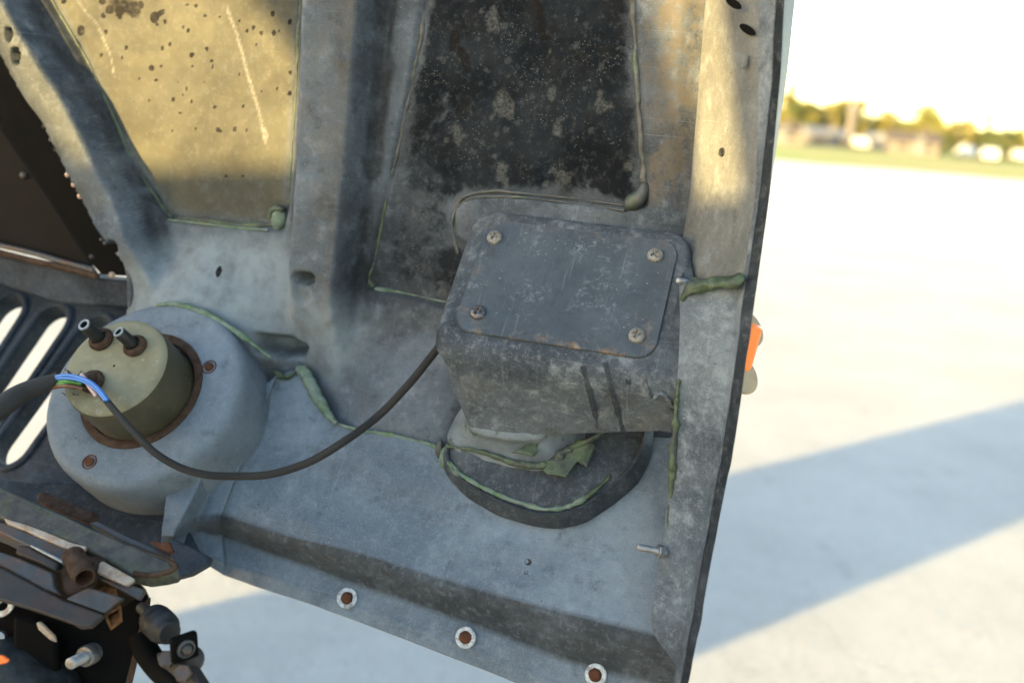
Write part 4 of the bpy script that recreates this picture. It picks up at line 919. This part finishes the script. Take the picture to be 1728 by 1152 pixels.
# ------------------------------------------------------------------ slotted grille panel on the left
SO = .15
def slot_outline(p, q, r, n=14):
    P, Q = at_(hp(*p, SO)), at_(hp(*q, SO)); d = (Q-P)/np.linalg.norm(Q-P); s = np.array([-d[1], d[0]]); out = []
    for k in range(n+1):
        a = -pi/2 + pi*k/n; out.append(Q + d*cos(a)*r*1.15 + s*sin(a)*r)
    for k in range(n+1):
        a = pi/2 + pi*k/n; out.append(P + d*cos(a)*r*1.15 + s*sin(a)*r)
    return out
slots = [((32, 758), (165, 574), .0165), ((-45, 757), (92, 556), .0165), ((-122, 752), (18, 538), .0165), ((-200, 748), (-58, 520), .0165)]
outline = [at_(hp(x, y, SO)) for x, y in ((-420, 440), (-100, 440), (60, 452), (205, 474), (235, 480), (300, 520), (300, 620), (200, 800), (150, 860), (50, 830), (-420, 830))]
from mathutils.geometry import delaunay_2d_cdt
loops = [lin(np.array(outline+outline[:1]), 60)[:-1]] + [np.array(slot_outline(*q)) for q in slots]
def inpoly(p, L):
    c = False
    for (x0, y0), (x1, y1) in zip(L, np.roll(L, -1, 0)):
        if (y0 > p[1]) != (y1 > p[1]) and p[0] < x0+(p[1]-y0)/(y1-y0)*(x1-x0): c = not c
    return c
pv, pe = [], []
for L_ in loops:
    k0 = len(pv); pv += [Vector((q[0], q[1])) for q in L_]; pe += [(k0+k, k0+(k+1) % len(L_)) for k in range(len(L_))]
cv, ce, cf, _, _, _ = delaunay_2d_cdt(pv, pe, [], 0, 1e-7)
tri = [tuple(f) for f in cf if (lambda c: inpoly(c, loops[0]) and not any(inpoly(c, L_) for L_ in loops[1:]))(np.mean([cv[i] for i in f], 0))]
nv = len(cv); vv = [pl(q[0], q[1], SO-.008) for q in cv] + [pl(q[0], q[1], SO+.008) for q in cv]
ff = tri + [tuple(nv+i for i in f[::-1]) for f in tri]
ecount = {}
for f in tri:
    for k in range(len(f)):
        e_ = (f[k], f[(k+1) % len(f)]); ecount[tuple(sorted(e_))] = ecount.get(tuple(sorted(e_)), []) + [e_]
ff += [(e_[0][1], e_[0][0], nv+e_[0][0], nv+e_[0][1]) for e_ in ecount.values() if len(e_) == 1]
SP = normals_out(mesh('slot_panel', vv, ff, M['slots'], HOOD, 40))
# raised rounded lip round every slot
for s in slots:
    pts = slot_outline(s[0], s[1], s[2]+.0042, 18); ring = [pl(q[0], q[1], SO-.009) for q in pts]; ring.append(ring[0])
    tube('slot_lip', ring, .0034, M['slots'], SP, 8, False, 80)

# ------------------------------------------------------------------ black radiator baffle at the left
bafA = [(-20, 20), (0, 62), (43, 142), (87, 207), (130, 286), (174, 368), (205, 411), (214, 440), (214, 466), (170, 463), (150, 440), (80, 330), (0, 214), (-40, 150)]
BAF = slab('baffle', [hb(x, y, .782-.0002*(215-x)*.1) for x, y in bafA], (0, .004, 0), M['black'], HOOD, .0008)
bafB = [(-60, 140), (0, 216), (80, 332), (150, 442), (166, 466), (100, 446), (0, 412), (-80, 390)]
slab('baffle_panel', [hb(x, y, .80) for x, y in bafB], (0, .003, 0), M['blackpanel'], BAF, .0006)
tube('baffle_trim', [hb(x, y, .790) for x, y in ((-60, 396), (0, 414), (60, 428), (110, 443), (158, 456))], .0028, M['steelblue'], BAF, 8)
tube('baffle_trim', [hb(x, y, .788) for x, y in ((-60, 408), (0, 426), (60, 441), (110, 452), (165, 466))], .0032, M['rust_pale'], BAF, 8)
slab('baffle_rail', [hb(x, y, .792) for x, y in ((-80, 415), (0, 432), (170, 470), (222, 474), (222, 520), (100, 512), (0, 480), (-80, 470))], (0, .02, 0), M['slots'], BAF, .002)
for x, y, r, m in ((124, 295, .0026, 'rivet'), (135, 312, .0026, 'rivet'), (145, 331, .0026, 'rivet'), (84, 214, .0018, 'chassis'), (95, 236, .0018, 'steelblue'), (103, 253, .0018, 'chassis'), (181, 404, .0018, 'steelblue'), (187, 410, .0019, 'steelblue'), (165, 433, .0026, 'chassis'), (190, 464, .0032, 'worn'), (171, 466, .0028, 'rust_pale'), (40, 296, .0034, 'steelblue')):
    c = hb(x-9 if 60 < x < 188 else x, y, .768 if x > 50 else .7985); c = c + np.array([0, -.0006, 0])
    lathe('rivet', c, (.3, -1, .1), [(r*.95, 0), (r, r*.25), (r*.85, r*.55), (r*.45, r*.75), (r*.05, r*.8)], M[m], BAF, 16, 50)

# ------------------------------------------------------------------ cable and wires
def uv_tube(name, P3, rad, mat, parent, seg=14, k=60):
    o = tube(name, P3, rad, mat, parent, seg, True, 80, 0); me = o.data
    uv = me.uv_layers.new(name='UVMap'); n = len(P3); P3 = np.array(P3); s = np.r_[0, np.cumsum(np.linalg.norm(np.diff(P3, axis=0), axis=1))]
    r = rad if np.isscalar(rad) else rad[0]
    for poly in me.polygons:
        cols = [me.loops[l].vertex_index % seg for l in poly.loop_indices]; wrapd = (0 in cols) and (seg-1 in cols)
        for l in poly.loop_indices:
            vi = me.loops[l].vertex_index; c = vi % seg; c = seg if (wrapd and c == 0) else c
            uv.data[l].uv = (c/seg*8, s[min(vi//seg, n-1)]/(2*pi*r)*8)
    return o
cabM = HOOD.matrix_world.copy()
CAB = empty('braided_cable', cabM, 'black braided cable sagging from the olive lamp can to the lamp pod', 'cable')
def ob(x, y, off): return hp(x, y, off)
main = [ob(150, 643, fo-.008), ob(170, 664, fo-.014), ob(193, 692, fo-.018), ob(225, 728, fo-.016), ob(262, 764, fo-.006), ob(305, 789, fo+.008), ob(350, 801, .035), ob(400, 803, .048), ob(455, 800, .055), ob(520, 780, .060), ob(580, 745, .060), hb(640, 700, .715), hb(690, 648, .722), hb(725, 605, .728), hb(760, 560, .735), hb(775, 540, .74)]
pts = cr(main, 110)
uv_tube('sleeve', pts, [.0027+.0006*min(1, max(0, (k-8)/60)) for k in range(110)], M['braid'], CAB)
HAR = empty('wiring_harness', cabM, 'black braided harness with blue and green wires bundled at the olive lamp can', 'wiring harness')
left = [ob(-60, 745, fo-.035), ob(-20, 704, fo-.030), ob(10, 681, fo-.025), ob(40, 662, fo-.018), ob(75, 648, fo-.013), ob(98, 641, fo-.010)]
uv_tube('sleeve', cr(left, 44), [.0085-.0030*max(0, (k-22)/22) for k in range(44)], M['braid'], HAR)
g_ = fo-.010
for nm, pts_, r in (('blue', [(92, 636), (112, 633), (130, 636), (148, 642), (160, 650), (172, 662), (182, 676)], .0016), ('blue', [(94, 639), (112, 638), (132, 641), (150, 648), (166, 661), (178, 676)], .0013),
                    ('green', [(90, 645), (106, 643), (122, 644), (138, 647)], .0021), ('green', [(88, 649), (108, 647), (124, 648)], .0016),
                    ('pink', [(138, 632), (145, 642), (153, 655), (163, 668)], .0018), ('brown', [(86, 654), (104, 651), (122, 652), (140, 656)], .0018)):
    tube('wire', [ob(x, y, g_-.004*(1-abs(2*k/19-1))-(.004 if nm in ('blue', 'pink') else 0)-(.006*k/19 if nm == 'blue' else 0)) for k, (x, y) in enumerate(cr(pts_, 20))], r, M['wire_'+nm], HAR, 8, True, 80)['label'] = nm + ' wire'
for k in range(22):
    x, y = random.uniform(92, 150), random.uniform(622, 668); dx, dy = random.uniform(-16, 12), random.uniform(-14, 10)
    tube('frayed_thread', [ob(x, y, g_), ob(x+dx*.5, y+dy*.7, g_-.004), ob(x+dx, y+dy, g_-.003)], .00045, M['rubber'], HAR, 4, True, 80)

# ------------------------------------------------------------------ the truck: hinge side of the chassis, added shade frame behind the camera
tw = CAM + XH*(-.55) + YH*(.40) ; tw[2] = 0
TRUCK = empty('truck', Matrix.Translation(tuple(w0)) @ HM, 'truck front with rusty hinge bracket, bolt and rubber bush under the open hood', 'truck')
BD = np.array([-.75, .48, -.45])
tlt = np.array([0, -cos(radians(50)), sin(radians(50))])
def cp(px, py, b): return hb(px, py, b)
T = lambda L, b, db=0: [cp(x, y, b+db*(x-150)) for x, y in L]
# dusty bar with rounded end
def bar_pt(x, y, off=0.): return hp(x, y, off, np.array([.05, -.55, .83]), hb(150, 900, .55))
top = [(-60, 796), (0, 820), (50, 842), (100, 864), (150, 888), (215, 916), (270, 939), (292, 948), (301, 957), (299, 965), (280, 970), (250, 974), (217, 967), (185, 945), (146, 924), (80, 899), (6, 874), (-60, 850)]
bar = slab('hinge_bar', [bar_pt(x, y) for x, y in top], (.0, .004, -.010), M['bar'], TRUCK, .0025)
lip = [bar_pt(x, y, -.001) for x, y in cr([(225, 968), (255, 970), (285, 964), (296, 956), (288, 948)], 24)]
tube('bar_lip', lip, .0020, M['rust_pale'], bar, 8, True, 80, .05)
slab('worn_edge', [bar_pt(x, y, -.0016) for x, y in ((6, 873), (45, 884), (80, 897), (120, 914), (147, 921), (138, 931), (105, 922), (70, 907), (40, 893), (10, 882))], (0, .002, -.003), M['worn'], bar, .001)
slab('bar_flange', [bar_pt(x, y, .001) for x, y in ((-50, 866), (10, 882), (70, 907), (136, 932), (164, 947), (150, 962), (124, 962), (100, 944), (50, 922), (0, 898), (-50, 880))], (0, .006, -.012), M['steelblue'], TRUCK, .001)
slab('spacer_bar', [bar_pt(x, y, .03) for x, y in ((62, 832), (72, 828), (154, 862), (148, 878), (140, 880), (60, 846))], (0, .01, -.008), M['rust_pale'], TRUCK, .002)['label'] = 'short dull bar behind the hinge bar'
slab('hinge_strip', [bar_pt(x, y, .012) for x, y in ((150, 882), (164, 878), (220, 906), (292, 938), (288, 944), (270, 938), (210, 914))], (0, .004, -.006), M['steelblue'], TRUCK, .001)
slab('hood_bracket', [bar_pt(x, y, .085) for x, y in ((285, 916), (292, 908), (330, 926), (352, 938), (346, 952), (318, 968), (295, 974), (240, 982), (215, 972), (230, 968), (292, 962))], (0, .008, -.006), M['slots'], TRUCK, .0015)
slab('rust_clip', [bar_pt(x, y, .004) for x, y in ((250, 912), (272, 914), (284, 912), (290, 925), (286, 932), (262, 922))], (0, .004, -.004), M['rust'], TRUCK, .001)
slab('void_backing', [bar_pt(x, y, .105) for x, y in ((-60, 800), (60, 815), (120, 815), (200, 845), (290, 838), (338, 935), (345, 952), (318, 968), (295, 976), (240, 983), (150, 950), (-60, 880))], (0, .004, -.004), M['slots'], HOOD, .001)  # added dark sheet behind the gap, standing in for the shaded void
slab('dark_backing', [hb(x, y, .70) for x, y in ((-90, 850), (60, 868), (160, 905), (236, 985), (244, 1004), (200, 1200), (-90, 1200))], (0, .01, -.01), M['black'], TRUCK, .002)  # added black slab so the gaps between chassis parts stay dark
# silver plate beside the pivot tube
slab('bright_plate', [bar_pt(x, y, -.002) for x, y in ((167, 948), (226, 976), (217, 984), (243, 994), (232, 1010), (160, 973))], (0, .004, -.004), M['steelblue'], TRUCK, .0012)
slab('bright_plate', [bar_pt(x, y, -.006) for x, y in ((166, 949), (172, 945), (226, 975), (212, 988), (162, 966))], (0, .003, -.003), M['worn'], TRUCK, .0015)
# pivot tube
pc = bar_pt(143, 976, -.018); pax = np.array([.75, -.55, -.12])
tb = lathe('pivot_tube', pc-pax/np.linalg.norm(pax)*.03, pax, [(.0075, 0), (.0078, .024), (.0072, .029), (.0064, .0298), (.0056, .029), (.0052, .012), (.0002, .010)], M['rust_pale'], TRUCK, 32, 40)
lathe('tube_bore', pc-pax/np.linalg.norm(pax)*.0015, pax, [(.0050, -.014), (.0054, 0)], M['rust'], tb, 28, 40, False)
slab('pivot_lug', [bar_pt(x, y, -.006) for x, y in ((98, 962), (110, 944), (128, 944), (165, 950), (160, 972), (146, 990), (118, 1008), (104, 1000))], (0, .02, -.004), M['rust_pale'], TRUCK, .003)
slab('clamp_rod', [bar_pt(x, y, -.012) for x, y in ((48, 920), (54, 917), (108, 944), (104, 950))], (0, .004, -.004), M['steel'], TRUCK, .001)
slab('clamp_block', [bar_pt(x, y, -.010) for x, y in ((28, 918), (48, 920), (100, 948), (92, 964), (60, 948), (24, 934))], (0, .006, -.004), M['chassis'], TRUCK, .002)
# bracket plates
slab('bracket_face', [bar_pt(x, y, -.012) for x, y in ((0, 930), (30, 940), (88, 965), (92, 990), (100, 1002), (70, 992), (8, 958), (-30, 940))], (0, .004, -.004), M['steelblue'], TRUCK, .0012)
slab('bracket_shelf', [bar_pt(x, y, -.014) for x, y in ((110, 1010), (148, 990), (206, 1008), (174, 1034))], (0, .004, -.003), M['steelblue'], TRUCK, .001)
slab('bracket_web', [bar_pt(x, y, -.016) for x, y in ((-40, 940), (8, 960), (72, 994), (108, 1012), (174, 1036), (150, 1056), (132, 1058), (118, 1050), (60, 1030), (-40, 1000))], (0, .004, -.004), M['chassis'], TRUCK, .0012)
# rusty square tube end
sq = [(175, 1037), (204, 1021), (207, 1048), (187, 1063)]
c_ = np.mean([bar_pt(x, y, -.010) for x, y in sq], 0); outer = [bar_pt(x, y, -.010) for x, y in sq]; inner = [c_+(p-c_)*.72 for p in outer]; deep = [p+np.array([-.02, .02, .0]) for p in inner]; od = [p+np.array([-.03, .03, 0]) for p in outer]
normals_out(mesh('square_tube', od+outer+inner+deep, grid_faces(4, 4, True)+[(12, 13, 14, 15)], simple('orange_rust', (.13, .055, .014), (.06, .026, .012), .9, 0, 200, .6, .0006), TRUCK, 0))
# big dark plate and its bare edge
pn = np.array([.25, -.80, .30]); pn /= np.linalg.norm(pn); pp0 = hb(150, 1080, .53)
def dp(x, y, off=0.): return hp(x, y, off, pn, pp0)
slab('side_plate', [dp(x, y) for x, y in ((-80, 985), (60, 1020), (130, 1045), (200, 1030), (240, 1000), (248, 1004), (246, 1015), (206, 1190), (-80, 1190))], -pn*.004, M['black'], TRUCK, .001)
slab('plate_edge', [dp(x, y, -.0014) for x, y in ((246, 1012), (252, 1008), (250, 1030), (212, 1190), (202, 1190))], -pn*.004, M['rust_pale'], TRUCK, .0006)
# socket head bolt standing on the plate
b0, b1 = dp(150, 1104, -.004), dp(117, 1120, -.026); bd = b1-b0
BO_ = lathe('cap_bolt', b0, bd, [(.0072, -.006), (.0075, .004), (.0068, .0055), (.0046, .0056)], M['steel'], TRUCK, 24, 30, True); 
stud('bolt_shank', b0+bd*.18, b1, .0040, None, BO_, 'steel', .0009)
# rubber bush on its bolt, arm below
q0, q1 = hb(256, 1040, .535), hb(314, 1094, .505); qd = q1-q0; L = np.linalg.norm(qd); qd = qd/L
bu = lathe('rubber_bush', q0, qd, [(.005, .002), (.0105, .004), (.0112, .008), (.0104, .0095), (.0112, .011), (.0112, .0145), (.0104, .016), (.0112, .0175), (.0108, .022), (.0085, .025), (.008, .030), (.007, .031)], M['rubber'], TRUCK, 36, 30)
lathe('bush_bolt', q0-qd*.012, qd, [(.0042, -.006), (.0042, .018)], M['steelblue'], bu, 20, 30)
e1, e2, _ = frame_for(qd); c = q0+qd*(L-.006)
slab('bush_cap', [c+e1*u+e2*w for u, w in ((-.0095, -.0085), (.0085, -.0095), (.0095, .0085), (-.0085, .0095))], qd*.006, M['black'], bu, .002)
lathe('bush_washer', c+qd*.006, qd, [(.0062, 0), (.006, .0012), (.0045, .0016), (.0038, .0004), (.003, .0026), (.0002, .0028)], M['steelblue'], bu, 24, 30)
tube('stay_arm', [hb(*p) for p in cr([(236, 1066, .53), (246, 1096, .527), (266, 1124, .52), (292, 1148, .51), (330, 1180, .50), (380, 1215, .49)], 24)], .0085, M['black'], TRUCK, 12, True, 80)
slab('stay_bracket', [hb(x, y, b) for x, y, b in ((262, 1100, .515), (290, 1108, .508), (322, 1128, .50), (345, 1165, .49), (352, 1200, .485), (300, 1200, .495), (272, 1150, .51))], (0, .012, -.006), M['chassis'], TRUCK, .002)
for x, y, b in ((283, 1112, .504), (310, 1136, .496)):
    hexbolt('arm_nut', hb(x, y, b), (.3, -.7, .6), .010, .005, M['steelblue'], TRUCK)
lathe('arm_cap', hb(322, 1112, .515), (.3, -.7, .6), [(.009, 0), (.0088, .006), (.006, .008), (.0005, .009)], M['chassis'], TRUCK, 20, 40)
# pale link plate with a slot, hose elbow, orange tag, dark engine lumps
c = dp(6, 1022, -.008); x1, y1, d1_ = np.array([.86, .1, .50]), np.array([-.45, .35, .82]), pn
def oval(c, rx, ry, n=28): return [c + x1*rx*cos(2*pi*k/n) + y1*ry*sin(2*pi*k/n) for k in range(n)]
loft('link_plate', [oval(c, .0105, .0072), oval(c+pn*.002, .0102, .0070), oval(c+pn*.002, .0052, .003), oval(c, .0050, .0028)], M['white'], TRUCK, True, False, False, 40)
lathe('small_bolt', dp(2, 1074, -.006), pn, [(.0045, 0), (.0044, .004), (.002, .005), (.0002, .005)], M['steel'], TRUCK, 16, 30)
slab('engine_bracket', [dp(x, y, -.018) for x, y in ((20, 1040), (62, 1046), (92, 1072), (97, 1086), (96, 1130), (84, 1170), (20, 1175))], -pn*.010, M['black'], TRUCK, .003)
slab('hose_strap', [dp(x, y, -.022) for x, y in ((60, 1050), (68, 1048), (92, 1072), (95, 1084), (84, 1080), (64, 1062))], -pn*.003, M['worn'], TRUCK, .001)
ico('engine_cover', hb(20, 1168, .50), .032, simple('grey_cast_cover', (.010, .013, .015), (.025, .03, .033), .5, 0, 60, .6, .002), TRUCK, (1.6, 1, 1.1), .1, 3)
slab('orange_tag', [hb(x, y, .462) for x, y in ((-20, 1104), (2, 1107), (13, 1114), (11, 1118), (-4, 1121), (-20, 1120))], (0, .002, 0), NT('orange_tag').out((.75, .14, .02), .5, 0), TRUCK, .0004)

# unseen frame and truck parts, placed to throw the shade on hood and ground
M['camo'] = simple('olive_truck_paint', (.05, .055, .035), (.075, .08, .05), .6, 0, 3, .1, .005)
sv = np.array([-cos(SUN_AZ)*-1, 0, 0])
to_sun = np.array([cos(SUN_AZ)*cos(SUN_EL), sin(SUN_AZ)*cos(SUN_EL), sin(SUN_EL)]); S = np.array([to_sun@XH, to_sun@YH, to_sun[2]])
CB = -.9
def cast(px, py, b):
    p = hb(px, py, b); t = (CB-p[1])/S[1]; q = p+S*t; return (q[0], q[2])
open1 = [cast(150, 288, .77), cast(512, 288, .79), cast(512, 112, .79), cast(450, 0, .80), cast(340, -200, .80), cast(300, -300, .80), cast(-60, -300, .78), cast(-45, 0, .77), cast(30, 134, .77), cast(74, 205, .77)]  # added shade frame: openings traced back along the sun from the hood's patches
open2 = [cast(1150, 342, .78), cast(1283, 346, .725), cast(1243, 170, .735), cast(1207, 0, .745), cast(1160, -250, .76), cast(1000, -250, .80), cast(1085, 0, .80), cast(1120, 170, .79)]
za = [q[1] for q in open1+open2]; aa = [q[0] for q in open1+open2]
ztop = max(za)+.12; zb = -.28; a0_, a1_ = -1.98, max(aa)+.10
cu = bpy.data.curves.new('shade_frame_curve', 'CURVE'); cu.dimensions = '2D'; cu.fill_mode = 'BOTH'; cu.extrude = .015; cu.bevel_depth = .004
for pts in ([(a0_, zb), (a1_, zb), (a1_, ztop), (a0_, ztop)], open1, open2):
    spn = cu.splines.new('POLY'); spn.points.add(len(pts)-1); spn.use_cyclic_u = True
    for k, q in enumerate(pts): spn.points[k].co = (q[0], q[1], 0, 1)
tmp = bpy.data.objects.new('tmp', cu); COL.objects.link(tmp); dg = bpy.context.evaluated_depsgraph_get(); me = bpy.data.meshes.new_from_object(tmp.evaluated_get(dg)); bpy.data.objects.remove(tmp)
co = np.array([v.co for v in me.vertices])
for i, v_ in enumerate(me.vertices): v_.co = tuple(loc((co[i, 0], CB+co[i, 2], co[i, 1])))
finish(me, M['camo'], 30); me.name = 'shade_frame'
o = bpy.data.objects.new('shade_frame', me); COL.objects.link(o); o.parent = TRUCK
print('cab', a0_, a1_, ztop, open1, open2)
def hbox(name, a0, a1, b0, b1, z0, z1, mat, parent, bv=.02):
    v = [tuple(loc((a, b, z-CAMH))) for z in (z0, z1) for a, b in ((a0, b0), (a1, b0), (a1, b1), (a0, b1))]
    o = mesh(name, v, BF, mat, parent, 30, False); return bev(o, bv, 2) if bv else o
hbox('firewall', -1.3, -.2, -.93, -.87, .5, 1.37, M['camo'], TRUCK, .01)
# unseen left hood half, fender box sized to shade the ground, front wheel
hbox('hood_shell', -2.32, -1.42, .80, .83, 1.02, 2.0, M['camo'], HOOD, .01)
hbox('fender_blocker', -2.42, -1.55, .40, .78, .22, 1.45, M['camo'], TRUCK, .03)
c = np.array([-2.2, .35, .45-CAMH]); lathe('wheel', c, (1, 0, 0), [(.24, 0), (.40, 0), (.45, .04), (.45, .22), (.40, .26), (.24, .26)], M['tyre'], TRUCK, 40, 30)

# hand-smeared roughness on every run of sealant
tx = bpy.data.textures.new('sealant_lumps', 'CLOUDS'); tx.noise_scale = .009; tx.noise_depth = 3
tx2 = bpy.data.textures.new('sealant_smears', 'CLOUDS'); tx2.noise_scale = .022; tx2.noise_depth = 2
for o in list(SC.objects):
    if o.name.split('.')[0] in ('sealant_bead', 'sealant_lump', 'paint_scrap', 'torn_flap'):
        if not any(m.type == 'SUBSURF' for m in o.modifiers): sub(o, 1)
        big = max(o.dimensions) > 0 and o.get('label', '').startswith('fat')
        for t_, st in ((tx, .0045 if big else .0022), (tx2, .006 if big else .0024)):
            d_ = o.modifiers.new('lumps', 'DISPLACE'); d_.texture = t_; d_.strength = st; d_.mid_level = .5; d_.texture_coords = 'LOCAL'
